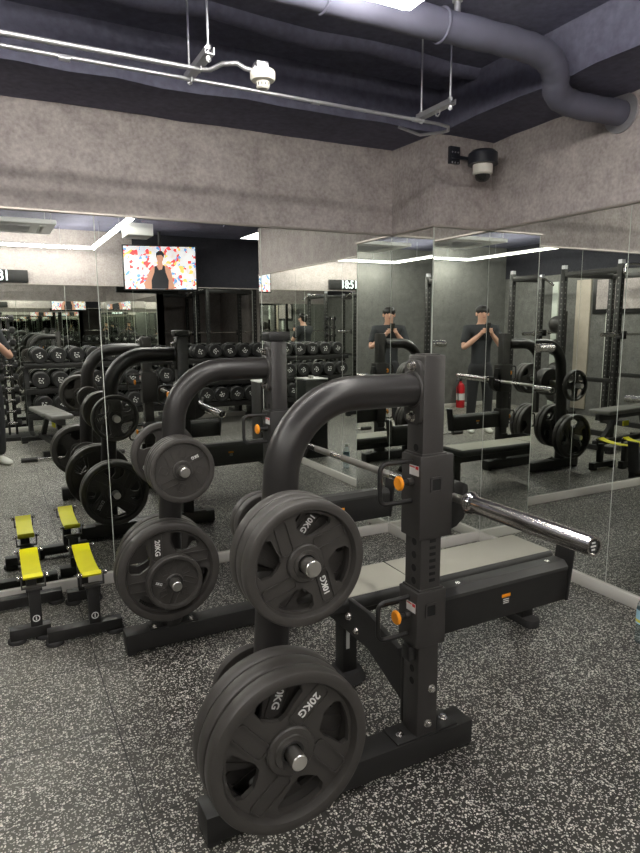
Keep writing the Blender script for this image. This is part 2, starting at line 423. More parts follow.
# mirror panels ----------------------------------------------------
def mirror(a, b, label, group):
    """glass panel from floor trim to head trim between plan points a and b; face on the left of a->b is the room side"""
    a, b = Vector((*a, 0)), Vector((*b, 0)); d = (b - a); w = d.length; d.normalize()
    t = thing('mirror_panel', label, 'mirror', a, math.atan2(d.y, d.x), group)
    g = .0022
    s = MB(); s.box(g, w - g, 0, .006, ZB, ZT); s.build('glass', M_MIRROR, t)
    for e0, e1 in ((-.0001, g), (w - g, w + .0001)):
        s = MB(); s.box(e0, e1, .0005, .006, ZB, ZT); s.build('polished_edge', M_EDGE, t)
    return t
xs = [XL, -2.37, -1.40, -.43, .54, 1.51, XP]
nm = ['narrow mirror panel at the far left end of the long mirror wall', 'mirror panel next to the narrow end panel, left of the view',
      'mirror panel on the long wall left of the yellow sling stands, outside the view', 'leftmost mirror panel in view, behind the yellow sling stands',
      'mirror panel behind the far arch of the bench press, showing the screen', 'mirror panel between the far post and the pillar corner, showing the dumbbells']
for i in range(6): mirror((xs[i], D), (xs[i + 1], D), nm[i], 'mirror panels on the long wall')
mirror((XP, D), (XP, YP), 'narrow mirror panel on the left flank of the pillar', 'mirror panels on the pillar')
mirror((XP, YP), (XR, YP), 'narrow mirror panel on the front of the pillar under the dome camera', 'mirror panels on the pillar')
ys = [YP, 2.202, 1.18, YE]
nm = ['mirror panel on the right wall nearest the pillar corner', 'mirror panel at the right edge of the view behind the water bottle', 'mirror panel on the right wall beyond the bottle, outside the view']
for i in range(3): mirror((XR, ys[i]), (XR, ys[i + 1]), nm[i], 'mirror panels on the right wall')
xb = [-.95, .02, .99, 1.96, 2.93, 3.9, XE]
nm = ['mirror panel behind the upright dumbbell tree', 'mirror panel behind the light end of the dumbbell rack', 'mirror panel behind the middle of the dumbbell rack',
      'mirror panel behind the heavy end of the dumbbell rack', 'mirror panel on the back wall right of the dumbbell rack', 'last mirror panel on the back wall in the dark recess']
for i in range(6): mirror((xb[i + 1], YB), (xb[i], YB), nm[i], 'mirror panels on the back wall')

# ================================================================== WEIGHT PLATES
def plate_proto(name, R, T, txt, tsz, holes=True, phi0=0.0):
    """disc in XZ plane, front face looks to -Y, back face at y=0..T ; axis through origin"""
    root = bpy.data.objects.new(name, None)
    X = Matrix.Rotation(PI / 2, 4, 'X')   # local z -> -y ; xy -> xz
    s = MB()
    rw = R * .825; zt = T
    # rim (lathe): z measured towards the viewer
    prof = [(rw, .12 * T), (rw * 1.02, .0), (R * .965, 0), (R * .99, T * .05), (R, T * .16), (R, T * .80), (R * .985, T * .93), (R * .955, T), (R * .88, T), (R * .855, T * .97), (rw, T * .66), (rw, .12 * T)]
    s.lathe(prof, None, 72)
    s.lathe([(.0262, .04 * T), (R * .27, .04 * T), (R * .305, .3 * T), (R * .305, .72 * T), (R * .285, .80 * T), (R * .22, .80 * T), (R * .21, .88 * T), (R * .15, .88 * T), (.0262, .80 * T), (.0262, .04 * T)], None, 48)
    circ = [(rw * 1.005 * math.cos(2 * PI * k / 72), rw * 1.005 * math.sin(2 * PI * k / 72)) for k in range(72)]
    hub = [(R * .25 * math.cos(2 * PI * k / 36), R * .25 * math.sin(2 * PI * k / 36)) for k in range(36)]
    hs = [hub]
    if holes:
        for k in range(4):
            c = math.radians(9 + 90 * k)
            def P(r, a): return (R * r * math.cos(c + math.radians(a)), R * r * math.sin(c + math.radians(a)))
            outer = [P(.785, a) for a in (-20, -13, -6, 2, 9, 16, 22)]
            inner = [P(.73, 27), P(.57, 28), P(.46, 19), P(.405, 8), P(.44, -5), P(.56, -15), P(.71, -23)]
            hs.append(outer + inner)
    s.holed(circ, hs, .22 * T, .56 * T)
    # raised pinwheel panels
    pan = []
    for k in range(4):
        a = math.radians(63 + 90 * k); c = (R * .55 * math.cos(a), R * .55 * math.sin(a)); ax = math.radians(40 + 90 * k)
        Mx = Matrix.Translation((c[0], c[1], 0)) @ Matrix.Rotation(ax, 4, 'Z')
        w, h = R * .56, R * .22
        for inset, z in ((0, .70),):
            out = [tuple((Mx @ Vector((x, y, 0)))[:2]) for x, y in rrect(0, 0, w, h, h * .28)]
            inn = [tuple((Mx @ Vector((x, y, 0)))[:2]) for x, y in rrect(0, 0, w - R * .04, h - R * .04, h * .22)]
            s.holed(out, [inn], .5 * T, .66 * T)
        if not holes:
            out = [tuple((Matrix.Translation((R * .55 * math.cos(a + .75), R * .55 * math.sin(a + .75), 0)) @ Matrix.Rotation(ax + .75, 4, 'Z') @ Vector((x, y, 0)))[:2]) for x, y in rrect(0, 0, w * .5, h, h * .2)]
            inn = [tuple((Matrix.Translation((R * .55 * math.cos(a + .75), R * .55 * math.sin(a + .75), 0)) @ Matrix.Rotation(ax + .75, 4, 'Z') @ Vector((x, y, 0)))[:2]) for x, y in rrect(0, 0, w * .5 - R * .04, h - R * .04, h * .15)]
            s.holed(out, [inn], .5 * T, .66 * T)
    bmesh.ops.transform(s.bm, matrix=X, verts=s.bm.verts[:])
    body = s.mesh('disc', M_RUBBER, 30)
    s = MB(); s.lathe([(.0255, 0), (.0335, 0), (.0335, .87 * T), (.0255, .87 * T), (.0255, 0)], None, 32)
    bmesh.ops.transform(s.bm, matrix=X, verts=s.bm.verts[:])
    ring = s.mesh('steel_ring', M_POWDER, 30)
    a = math.radians(63); c = (R * .55 * math.cos(a), R * .55 * math.sin(a))
    TM = X @ Matrix.Translation((c[0], c[1], .575 * T)) @ Matrix.Rotation(math.radians(220), 4, 'Z')
    lt = text_mesh(txt, tsz, .0006, M_WHITE, TM, 'weight_mark', tsz * .02)
    return body, ring, lt
PL = {
    '20': plate_proto('p20', .226, .050, '20KG', .031),
    '10': plate_proto('p10', .165, .040, '10KG', .023),
    '15': plate_proto('p15', .158, .045, '10KG', .028),
    '5': plate_proto('p5', .141, .026, '5KG', .018, False),
    '2': plate_proto('p2', .123, .034, '5KG', .016, False),
    's': plate_proto('ps', .094, .03, '2.5KG', .018, False),
}
# front face distance: disc occupies local y from -T (front) to 0 (back)
def plate(kind, x, yfront, z, phi, label, group, back=False):
    T = {'20': .050, '10': .040, '15': .045, '5': .026, '2': .034, 's': .03}[kind]
    body, ring, lt = PL[kind]
    t = thing('weight_plate', label, 'weight plate', (0, 0, 0), 0, group)
    if back: t.matrix_world = Matrix.Translation((x, yfront - T, z)) @ Matrix.Rotation(PI, 4, 'Z') @ Matrix.Rotation(-phi, 4, 'Y')
    else: t.matrix_world = Matrix.Translation((x, yfront + T, z)) @ Matrix.Rotation(-phi, 4, 'Y')
    for me, n in ((body, 'disc'), (ring, 'steel_ring'), (lt, 'weight_mark')): obj_from(me, n, t)
    return t
rd = math.radians
AX, AZ, BX, BZ = .609, .400, .62, .398
AUX, AUZ, BUX, BUZ = .656, .908, .674, .893
G = 'plates on the near arch'
plate('20', AX, 1.335, AZ, 0, 'front 20KG plate on the low peg of the near arch, its white mark facing out', G)
plate('20', AX - .002, 1.389, AZ, rd(30), 'second 20KG plate from the front on the low peg of the near arch', G)
plate('20', AX + .001, 1.443, AZ, rd(75), 'third 20KG plate on the low peg, touching the near upright', G)
plate('10', AUX, 1.335, AUZ, rd(246), 'front 10KG plate on the high peg of the near arch', G)
plate('10', AUX + .002, 1.377, AUZ, rd(10), 'second 10KG plate from the front on the high peg of the near arch', G)
plate('10', AUX, 1.419, AUZ, rd(120), 'third 10KG plate on the high peg of the near arch', G)
G = 'plates on the far side of the near arch'
plate('5', .652, 1.735, .37, rd(200), 'rubber plate on the low peg behind the near upright, facing the mirror', G, True)
plate('2', .652, 1.77, .37, rd(20), 'small plate outside the larger one on the low peg behind the near upright', G, True)
plate('s', .695, 1.735, .90, rd(60), 'small plate on the high peg behind the near upright, next to it', G, True)
plate('s', .695, 1.768, .90, rd(90), 'outer small plate on the high peg behind the near upright', G, True)
G = 'plates on the far arch'
plate('20', BX - .005, 2.618, BZ + .032, rd(50), 'front 20KG plate on the low peg of the far arch, behind the small plate', G)
plate('20', BX - .007, 2.670, BZ + .030, rd(130), 'rear 20KG plate on the low peg of the far arch', G)
plate('2', BX + .003, 2.575, BZ, rd(115), 'small plate hung in front of the 20KG plates on the far arch', G)
for i in range(4):
    plate('5', BUX + .001 * (i % 2), 2.565 + i * .028, BUZ, rd([-20, 40, 100, 200][i]),
          ['front thin 5KG plate on the high peg of the far arch', 'second thin 5KG plate on the high peg of the far arch', 'third thin 5KG plate on the high peg of the far arch', 'innermost thin 5KG plate on the high peg of the far arch'][i], G)
G = 'plates between the far arch and the mirror'
plate('15', .70, 3.03, .885, rd(300), 'holed plate on the high peg behind the far upright, seen in the mirror', G, True)
plate('20', .672, 2.975, .362, rd(150), 'inner 20KG plate on the low peg behind the far upright', G, True)
plate('20', .672, 3.03, .362, rd(260), 'outer 20KG plate facing the mirror on the low peg of the far upright', G, True)

# ================================================================== BENCH PRESS STATION
rack = thing('bench_press_station', 'black steel bench press station with two curved plate storage arches and a flat bench', 'bench press', (1.22, 2.22, 0))
rack_off = Vector((1.22, 2.22, 0))
def rb(mb, name, m, parent=None, ang=35, label=None):
    """build in world coords, parented to rack or one of its parts (which sit at the rack's origin)"""
    if parent is None:
        bmesh.ops.translate(mb.bm, vec=-rack_off, verts=mb.bm.verts[:])
        return mb.build(name, m, rack, ang, label=label)
    bmesh.ops.translate(mb.bm, vec=-rack_off, verts=mb.bm.verts[:])
    return mb.build(name, m, parent, ang, label=label)
for side, Y, pegs in (('near', 1.615, ((AX, AZ), (AUX, AUZ))), ('far', 2.825, ((BX, BZ), (BUX, BUZ)))):
    y0, y1 = Y - .05, Y + .05
    zt = 1.405 if side == 'near' else 1.425
    s = MB(); s.box(.437, 1.42, y0, y1, .012, .10, .004)
    beam = rb(s, 'foot_beam', M_POWDER)
    for x in (.46, 1.39):
        s = MB(); s.box(x - .02, x + .02, y0 + .005, y1 - .005, 0, .0125); rb(s, 'rubber_foot', M_FOOT, beam)
    # base plates + bolts
    s = MB(); s.box(1.10, 1.355, y0 + .004, y1 - .002, .0995, .108, .002); bp = rb(s, 'base_plate', M_POWDER)
    s = MB(); bolt(s, (1.135, Y - .005, .108), (0, 0, 1)); rb(s, 'bolt', M_CHROME, bp); s = MB(); bolt(s, (1.325, Y - .0, .108), (0, 0, 1)); rb(s, 'bolt', M_CHROME, bp)
    s = MB(); s.box(.545, .775, y0 + .004, y1 - .002, .0995, .108, .002); bp = rb(s, 'base_plate', M_POWDER)
    s = MB(); bolt(s, (.568, Y - .03, .108), (0, 0, 1)); rb(s, 'bolt', M_CHROME, bp); s = MB(); bolt(s, (.745, Y - .03, .108), (0, 0, 1)); rb(s, 'bolt', M_CHROME, bp)
    # arch
    R = .245; cx, cz = .953, 1.297 - R
    pts = [(.656, Y, .105), (.660, Y, .3), (.668, Y, .55), (.684, Y, .8), (.700, Y, .95)]
    pts += [(cx + R * math.cos(a), Y, cz + R * math.sin(a)) for a in [PI - PI / 2 * i / 14 for i in range(15)]]
    pts += [(1.05, Y, 1.297), (1.168, Y, 1.297)]
    s = MB(); s.tube(pts, .0525, 40); ar = rb(s, 'storage_arch', M_TUBE, ang=50)
    # post
    s = MB()
    s.box(1.180, 1.264, Y - .044, Y + .044, .104, zt, .006); po = rb(s, 'post', M_POWDER2 if side == 'near' else M_TUBE)
    s = MB()
    s.box(1.196, 1.252, Y - .028, Y + .028, zt - .001, zt + .003, .001)
    if side == 'far': s.box(1.168, 1.280, Y - .052, Y + .045, zt + .002, zt + .045, .006)
    rb(s, 'post_cap', M_LABELBLK if side == 'far' else M_POWDER2, po)
    # flange of the arch
    s = MB(); s.prism([(y, z) for y, z in rrect(Y, 1.288, .086, .205, .03)], 'X', 1.166, 1.1805, .002)
    s.tube([(1.164, Y + .056 * math.cos(a), 1.297 + .056 * math.sin(a)) for a in [2 * PI * i / 28 for i in range(29)]], .005, 8, cap=False)
    fl = rb(s, 'arch_flange', M_POWDER2, ar)
    s = MB(); bolt(s, (1.166, Y - .005, 1.372), (-1, 0, 0), .013, .016); rb(s, 'bolt', M_CHROME, ar); s = MB(); bolt(s, (1.166, Y - .005, 1.212), (-1, 0, 0), .013, .016); rb(s, 'bolt', M_CHROME, ar)
    s = MB(); bolt(s, (1.222, Y - .044, .150), (0, -1, 0)); rb(s, 'bolt', M_CHROME, po); s = MB(); bolt(s, (1.235, Y - .044, .275), (0, -1, 0)); rb(s, 'bolt', M_CHROME, po)
    # holes on post
    s = MB()
    z = .30
    while z < 1.15:
        s.cyl((1.1794, Y - .008, z), (1.1815, Y - .008, z), .0125, 14)
        z += .045
    rb(s, 'adjustment_holes', M_BLACK, po)
    s = MB(); z = .66
    while z < .81:
        s.box(1.216, 1.240, Y - .0452, Y - .0435, z, z + .011, .0005); z += .0225
    rb(s, 'number_slots', M_BLACK, po)
    # pegs
    for (px, pz), yf in zip(pegs, ((1.296, 1.302) if side == 'near' else (2.53, 2.525))):
        s = MB(); s.cyl((px, Y - .03, pz), (px, yf, pz), .0215, 32, bev=.002); rb(s, 'weight_peg', M_STEEL)
    for px, pz in (((.652, .37), (.695, .90)) if side == 'near' else ((.672, .362), (.70, .885))):
        s = MB(); s.cyl((px, Y + .03, pz), (px, Y + .27, pz), .0235, 32, bev=.002); rb(s, 'weight_peg', M_STEEL)

    # ---- carriages
    def carriage(z0, z1, x0, x1, nm, hz0, hz1, kz):
        s = MB(); s.box(x0, x1, Y - .054, Y + .052, z0, z1, .005)
        s.box(1.174, 1.274, Y - .048, Y + .048, z1 - .002, z1 + .006, .003)
        s.cyl((x0 - .02, Y - .01, kz), (x0 + .002, Y - .01, kz), .013, 18)
        car = rb(s, nm, M_POWDER2 if side == 'near' else M_POWDER)
        s = MB()
        hx = x0 - .120; r = .025; yy = Y - .005
        pts = [(x0 + .002, yy, hz1), (hx + r, yy, hz1)] + [(hx + r - r * math.sin(a), yy, hz1 - r + r * math.cos(a)) for a in [PI / 2 * i / 6 for i in range(1, 7)]]
        pts += [(hx + r - r * math.cos(a), yy, hz0 + r - r * math.sin(a)) for a in [PI / 2 * i / 6 for i in range(0, 7)]] + [(x0 + .002, yy, hz0)]
        s.tube(pts, .0078, 12); rb(s, 'handle', M_POWDER, car)
        s = MB(); s.cyl((x0 - .02, Y - .01, kz), (x0 - .045, Y - .01, kz), .009, 14); rb(s, 'plunger', M_LABELBLK, car)
        s = MB(); s.cyl((x0 - .045, Y - .01, kz), (x0 - .058, Y - .01, kz), .024, 28, bev=.004); rb(s, 'pull_knob', M_ORANGE, car, label='orange round pull knob')
        # window
        cxm = (x0 + x1) / 2 - .004; cz_ = (z0 + z1) / 2 + .042 * (z1 - z0) / .276
        s = MB(); s.holed([(cxm + (x - 0), z) for x, z in rrect(0, cz_, .046, .052, .006)], [[(cxm + x, z) for x, z in rrect(0, cz_, .034, .038, .004)]], 0, .004)
        for v in s.bm.verts: v.co = Vector((v.co.x, Y - .0538 - v.co.z, v.co.y))
        rb(s, 'window_frame', M_POWDER2, car)
        s = MB(); s.box(cxm - .017, cxm + .017, Y - .0546, Y - .053, cz_ - .019, cz_ + .019); rb(s, 'window', M_BLACK, car)
        s = MB(); s.box(x0 - .0008, x0 + .001, Y - .045, Y + .005, hz1 - .045, hz1 - .012)
        st = rb(s, 'warning_label', M_STICK, car, label='white warning sticker')
        s = MB(); s.box(x0 - .0014, x0 - .0006, Y - .043, Y - .028, hz1 - .024, hz1 - .014); s.box(x0 - .0014, x0 - .0006, Y - .024, Y + .003, hz1 - .020, hz1 - .016)
        rb(s, 'red_print', M_RED, car)
        return car
    car = carriage(.812, 1.088, 1.166, 1.298, 'j_hook', .935, 1.068, 1.0)
    # hook cradle profile (x, z), holding the bar at x=1.345, z=.918
    pr = [(1.296, 1.055), (1.318, 1.05), (1.327, 1.0), (1.328, .925)] + [(1.345 + .0175 * math.cos(a), .9205 + .0175 * math.sin(a)) for a in [PI + PI * i / 8 for i in range(9)]]
    pr += [(1.366, .955), (1.374, .972), (1.388, .965), (1.395, .93), (1.392, .89), (1.375, .85), (1.345, .825), (1.31, .815), (1.296, .815)]
    s = MB(); s.prism(pr, 'Y', Y - .022, Y + .040, .004); rb(s, 'cradle', M_POWDER, car)
    car = carriage(.437, .632, 1.163, 1.282, 'safety_arm', .475, .605, .545)
    s = MB(); s.box(1.150, 1.18, Y - .03, Y + .01, .385, .437, .004); s.box(1.28, 1.882, Y - .035, Y + .035, .452, .585, .004); rb(s, 'arm_beam', M_POWDER, car)
    s = MB(); s.prism([(Y - .043, .578), (Y + .043, .578), (Y + .043, .592), (Y + .026, .610), (Y - .022, .610), (Y - .043, .590)], 'X', 1.284, 1.876, .004); pad = rb(s, 'arm_pad', M_PADSIDE, car)
    for x in (1.37, 1.80):
        s = MB(); s.cyl((x, Y - .005, .609), (x, Y - .005, .6125), .010, 18); rb(s, 'pad_bolt', M_CHROME, car)
    s = MB(); s.prism([(1.876, .450), (1.886, .450), (1.912, .672), (1.902, .676)], 'Y', Y - .042, Y + .042, .002); rb(s, 'end_stop', M_POWDER, car)
    for sy in (-1, 1):
        s = MB(); yy = Y + sy * .0355
        s.box(1.552, 1.588, yy - .0006, yy + .0006, .502, .538, .0002); rb(s, 'rating_label', M_LABELBLK, car)
        s = MB(); s.box(1.550, 1.590, yy - .0012, yy + .0012, .529, .541, .0004); rb(s, 'orange_band', M_ORANGE, car)
        s = MB()
        for k in range(3): s.box(1.557, 1.583, yy - .0011, yy + .0011, .506 + k * .007, .509 + k * .007)
        rb(s, 'label_print', M_STICK, car)
# cross brace (bench locator)
s = MB()
s.prism([(1.655, .175), (1.90, .275), (2.54, .275), (2.785, .175), (2.785, .33), (2.54, .415), (1.90, .415), (1.70, .37), (1.655, .30)], 'X', 1.185, 1.205, .002)
s.prism([(1.655, .175), (1.90, .275), (2.54, .275), (2.785, .175), (2.785, .21), (2.54, .30), (1.90, .30), (1.655, .21)], 'X', 1.20, 1.26, .002)
s.box(1.18, 1.262, 1.658, 1.674, .112, .38, .002); s.box(1.18, 1.262, 2.766, 2.782, .112, .38, .002)
cb = rb(s, 'cross_brace', M_POWDER)
s = MB(); bolt(s, (1.185, 2.04, .345), (-1, 0, 0), .012); rb(s, 'bolt', M_CHROME, cb); s = MB(); bolt(s, (1.185, 1.98, .31), (-1, 0, 0), .010); rb(s, 'bolt', M_CHROME, cb)
# bench
s = MB(); s.box(1.09, 2.335, 2.04, 2.325, .355, .418, .024, seg=4); pad = rb(s, 'bench_pad', M_PADSIDE, ang=60)
s = MB(); s.box(1.105, 2.32, 2.055, 2.31, .40, .4215, .010, seg=3); rb(s, 'pad_top', M_PAD, pad, ang=60, label='grey-beige vinyl top of the bench pad')
s = MB(); s.tube([(1.52, 2.055, .419), (1.52, 2.31, .4225)], .0025, 8); rb(s, 'seam', M_PADSIDE, pad)
s = MB(); s.box(1.19, 2.33, 2.145, 2.225, .285, .358, .004); rb(s, 'bench_beam', M_POWDER)
s = MB(); s.box(1.207, 1.275, 2.13, 2.20, .03, .36, .004); lg = rb(s, 'bench_leg', M_POWDER)
s = MB(); s.cyl((1.241, 2.165, 0), (1.241, 2.165, .045), .085, 36, r2=.07, bev=.006); rb(s, 'rubber_foot', M_FOOT, lg)
s = MB(); s.box(1.222, 1.238, 2.1285, 2.1295, .15, .25); s.box(1.215, 1.25, 2.1285, 2.1295, .27, .29); rb(s, 'leg_sticker', M_STICK, lg)
s = MB(); s.box(2.255, 2.325, 2.15, 2.22, .035, .30, .004); lg = rb(s, 'bench_leg', M_POWDER)
s = MB(); s.prism(rrect(2.29, 2.215, .085, .25, .035), 'Z', 0, .042, .006); rb(s, 'rubber_foot', M_FOOT, lg)

# ================================================================== BARBELL
bb = thing('barbell', 'long chrome barbell without plates resting across the two hooks of the bench press', 'barbell', (1.3375, 2.17, .9195))
bb.rotation_euler = (-.0175, 0, -.018)
s = MB(); s.cyl((0, -.68, 0), (0, .68, 0), .0142, 24); s.build('shaft', M_CHROME, bb)
for a, b in ((-.655, -.56), (-.46, -.30), (-.20, .20), (.30, .46), (.56, .655)):
    s = MB(); s.cyl((0, a, 0), (0, b, 0), .0147, 24); s.build('knurling', M_KNURL, bb, label='knurled matt grip band of the bar')
for sg in (-1, 1):
    s = MB()
    X = Matrix.Rotation(sg * PI / 2, 4, 'X')  # local z -> -/+ y
    s.lathe([(.0142, .655), (.034, .655), (.038, .66), (.038, .672), (.033, .68), (.0305, .69), (.0278, .70), (.0278, 1.132), (.0262, 1.14), (.0262, 1.143), (.021, 1.143), (.021, 1.136), (0, 1.136)], X, 40)
    sl = s.build('sleeve', M_CHROME, bb)
    s = MB(); s.lathe([(0, 1.1363), (.0185, 1.1363), (.0185, 1.1385), (0, 1.1385)], X, 24); s.build('end_cap', M_LABELBLK, sl)
    s = MB()
    for k in range(3):
        z = (k - 1) * .009
        s.box(-.009 + abs(k - 1) * .003, .009 - abs(k - 1) * .003, sg * -1.1396, sg * -1.1386, z - .0022, z + .0022)
    s.build('cap_print', M_STICK, sl)

# ================================================================== YELLOW SLING STANDS
def sling_stand(cx, yf, yr, fb, rbm, label):
    t = thing('sling_stand', label, 'sling stand', (cx, yf, 0), 0, 'yellow sling stands by the mirror')
    dy = yr - yf
    for nm, y, (bx0, bx1) in (('front', 0, fb), ('rear', dy, rbm)):
        s = MB(); s.box(bx0, bx1, y - .03, y + .03, .02, .075, .003); b = s.build('foot_beam', M_POWDER, t)
        for x in (bx0 + .03, bx1 - .03):
            s = MB(); s.cyl((x, y, 0), (x, y, .022), .042, 28, bev=.004); s.build('rubber_foot', M_FOOT, b)
        s = MB(); s.box(-.026, .026, y - .026, y + .026, .074, .262, .003); s.box(-.036, .036, y - .03, y + .03, .252, .264, .002); p = s.build('post', M_POWDER, t)
        s = MB()
        s.box(-.052, .052, y - .014, y + .014, .262, .268, .001)
        for sx in (-1, 1): s.box(sx * .052 - .003, sx * .052 + .003, y - .014, y + .014, .262, .325, .001)
        br = s.build('bracket', M_POWDER2, t)
        s = MB()
        s.cyl((-.060, y, .318), (.060, y, .318), .006, 14)
        for sx in (-1, 1): s.cyl((sx * .055, y, .318), (sx * .070, y, .318), .0115, 16, bev=.003)
        s.build('pin', M_CHROME, br)
        if nm == 'front':
            s = MB(); s.lathe([(.013, 0), (.017, 0), (.017, .002), (.013, .002), (.013, 0)], Matrix.Translation((0, y - .026, .115)) @ Matrix.Rotation(PI / 2, 4, 'X'), 24)
            s.box(-.0025, .0025, y - .0275, y - .026, .106, .124, M=None)
            s.build('maker_mark', M_STICK, p)
    # sling: sagging rubber band with rolled ends
    n = 22; pr = []; th = .006
    top = []; bot = []
    for i in range(n + 1):
        u = i / n; y = u * dy; sag = .022 * 4 * u * (1 - u) + .0
        z = .318 - sag
        e = .011 * (math.exp(-((u) / .045) ** 2) + math.exp(-((1 - u) / .045) ** 2))
        top.append((y, z + th / 2 + e)); bot.append((y, z - th / 2 - e * .9))
    pr = [(-.012, .318)] + top + [(dy + .012, .318)] + bot[::-1]
    s = MB(); s.prism(pr, 'X', -.044, .044, .0015)
    s.build('sling', M_YELLOW, t, 40, label='yellow rubber sling')
    return t
sling_stand(.083, 3.165, 3.56, (-.12, .062), (-.62, .15), 'left black steel stand holding a short yellow rubber sling, against the mirror wall')
sling_stand(.338, 3.065, 3.50, (-.215, .125), (-.085, .085), 'right black steel stand with yellow rubber sling beside the bench press foot')

# ================================================================== WATER BOTTLE
M_WATER = mat('bottle_plastic', (0.82, 0.95, 0.97), 0.08, trans=.9, ior=1.12)
M_BLUE = mat('bottle_blue_print', (0.45, 0.75, 0.88), 0.4)
M_GREENY = mat('bottle_yellow_print', (0.75, 0.75, 0.1), 0.4)
bt = thing('water_bottle', 'clear plastic water bottle with blue label standing on the floor by the right mirror', 'bottle', (2.628, 1.757, 0))
s = MB(); s.lathe([(0, .004), (.02, 0), (.030, .003), (.033, .012), (.033, .05), (.031, .06), (.033, .07), (.033, .10), (.033, .165), (.030, .19), (.020, .215), (.0135, .225), (.0135, .238), (0, .238)], None, 36); s.build('body', M_WATER, bt)
s = MB(); s.lathe([(.0338, .10), (.0338, .168)], None, 36); lb = s.build('wrap_label', M_BLUE, bt)
s = MB(); s.lathe([(.0342, .108), (.0342, .122)], None, 36); s.build('yellow_band', M_GREENY, lb)
s = MB(); s.lathe([(0, .258), (.0145, .258), (.0155, .255), (.0155, .236), (0, .236)], None, 24); s.build('cap', M_WHITE, bt)

# ================================================================== CEILING SERVICES
# conduits
zc_ = 2.485
s = MB(); s.tube([(XL, 2.54, zc_), (.80, 2.54, zc_), (.84, 2.535, zc_ + .004), (.88, 2.50, zc_ + .02), (.93, 2.47, zc_ + .02), (.955, 2.455, zc_), (.985, 2.45, zc_ - .003)], .0095, 14)
tag(s.build('conduit_pipe', M_GALV), 'nearer galvanised conduit pipe leading to the smoke detector', 'pipe', 'ceiling conduits')
s = MB(); s.tube([(XL, 2.66, zc_ + .010), (1.0, 2.665, zc_ + .004), (2.06, 2.665, zc_), (2.13, 2.68, zc_), (2.17, 2.73, zc_), (2.18, 2.80, zc_ + .01), (2.19, 3.0, zc_ + .05), (2.2, 3.22, zc_ + .15)], .0080, 14)
for x in (.3, 1.35, 1.9): s.cyl((x, 2.665, zc_), (x + .04, 2.665, zc_), .0105, 14)
tag(s.build('conduit_pipe', M_GALV), 'farther galvanised conduit pipe running on to the pillar', 'pipe', 'ceiling conduits')
for X_, lab in ((.80, 'left hanger with two threaded rods beside the smoke detector'), (1.955, 'right hanger with two threaded rods near the pillar corner')):
    t = thing('pipe_hanger', lab, 'hanger', (X_, 2.58, zc_), 0, 'threaded rod pipe hangers')
    y0, y1 = (-.17, .12) if X_ < 1 else (-.15, .11)
    s = MB(); s.box(-.018, .018, y0, y1, .010, .013); s.box(-.018, -.015, y0, y1, .012, .034); s.box(.015, .018, y0, y1, .012, .034); s.build('channel', M_GALV, t)
    for y in (y0 + .02, y1 - .02):
        s = MB(); s.cyl((0, y, -.012), (0, y, ZS - zc_), .0045, 10); rr_ = s.build('threaded_rod', M_GALV, t)
        s = MB(); s.cyl((0, y, -.008), (0, y, .006), .011, 6); s.cyl((0, y, .03), (0, y, .044), .011, 6); s.build('nut', M_GALV, rr_)
    s = MB()
    for y in (-.04, .085): s.tube([(.0, y - .016, .012), (0, y - .014, -.006), (0, y, -.013), (0, y + .014, -.006), (0, y + .016, .012)], .003, 8)
    s.build('pipe_clamp', M_GALV, t)
# smoke detector
t = thing('smoke_detector', 'off-white round smoke detector hanging from the conduit under the black ceiling', 'smoke detector', (1.022, 2.44, 2.44))
s = MB(); s.lathe([(0, .042), (.046, .042), (.049, .036), (.049, .014), (.044, .006), (.027, .002), (.0255, -.018), (.020, -.024), (0, -.024)], None, 40); s.build('housing', M_PLASTIC, t)
s = MB()
for k in range(12):
    a = 2 * PI * k / 12; s.box(.0245, .0268, -.003, .003, -.015, -.004, M=Matrix.Rotation(a, 4, 'Z'))
s.build('vent_slots', M_LABELBLK, t)
s = MB(); s.box(-.032, .018, -.022, .022, .042, .072, .004); s.cyl((-.04, 0, .045), (-.025, 0, .045), .014, 16); s.build('mount_box', M_GALV, t)
# duct
s = MB()
pts = [(-.2, 2.23, 2.70), (.6, 2.23, 2.70), (1.2, 2.23, 2.70), (1.7, 2.225, 2.70), (2.05, 2.215, 2.70), (2.22, 2.215, 2.695), (2.33, 2.225, 2.675), (2.40, 2.25, 2.635), (2.45, 2.29, 2.59), (2.53, 2.318, 2.565), (2.66, 2.315, 2.552), (2.92, 2.297, 2.552)]
# smooth spline through pts
def smooth(P, n=5):
    P = [Vector(p) for p in P]; out = []
    for i in range(len(P) - 1):
        p0, p1, p2, p3 = P[max(i - 1, 0)], P[i], P[i + 1], P[min(i + 2, len(P) - 1)]
        for k in range(n):
            t_ = k / n
            out.append(.5 * ((2 * p1) + (p2 - p0) * t_ + (2 * p0 - 5 * p1 + 4 * p2 - p3) * t_ ** 2 + (3 * p1 - p0 - 3 * p2 + p3) * t_ ** 3))
    out.append(P[-1]); return out
sp = smooth(pts)
s.tube(sp, [.060 + .002 * math.sin(i * 1.9) for i in range(len(sp))], 28)
t = thing('air_duct', 'dark wrapped round air duct crossing the ceiling and bending into the right wall', 'duct', (0, 0, 0))
s.build('duct_tube', M_DUCT, t, 60)
for x in (1.18, 1.72):
    s = MB(); s.tube([(x, 2.227 + .063 * math.cos(a), 2.70 + .063 * math.sin(a)) for a in [2 * PI * i / 24 for i in range(25)]], .006, 8, cap=False)
    s.build('tape_joint', M_DUCT, t)
s = MB(); s.lathe([(.060, 0), (.095, 0), (.095, .012), (.060, .014), (.060, 0)], Matrix.Translation((XR - .014, 2.297, 2.552)) @ Matrix.Rotation(PI / 2, 4, 'Y'), 40); s.build('wall_collar', M_GALV, t)
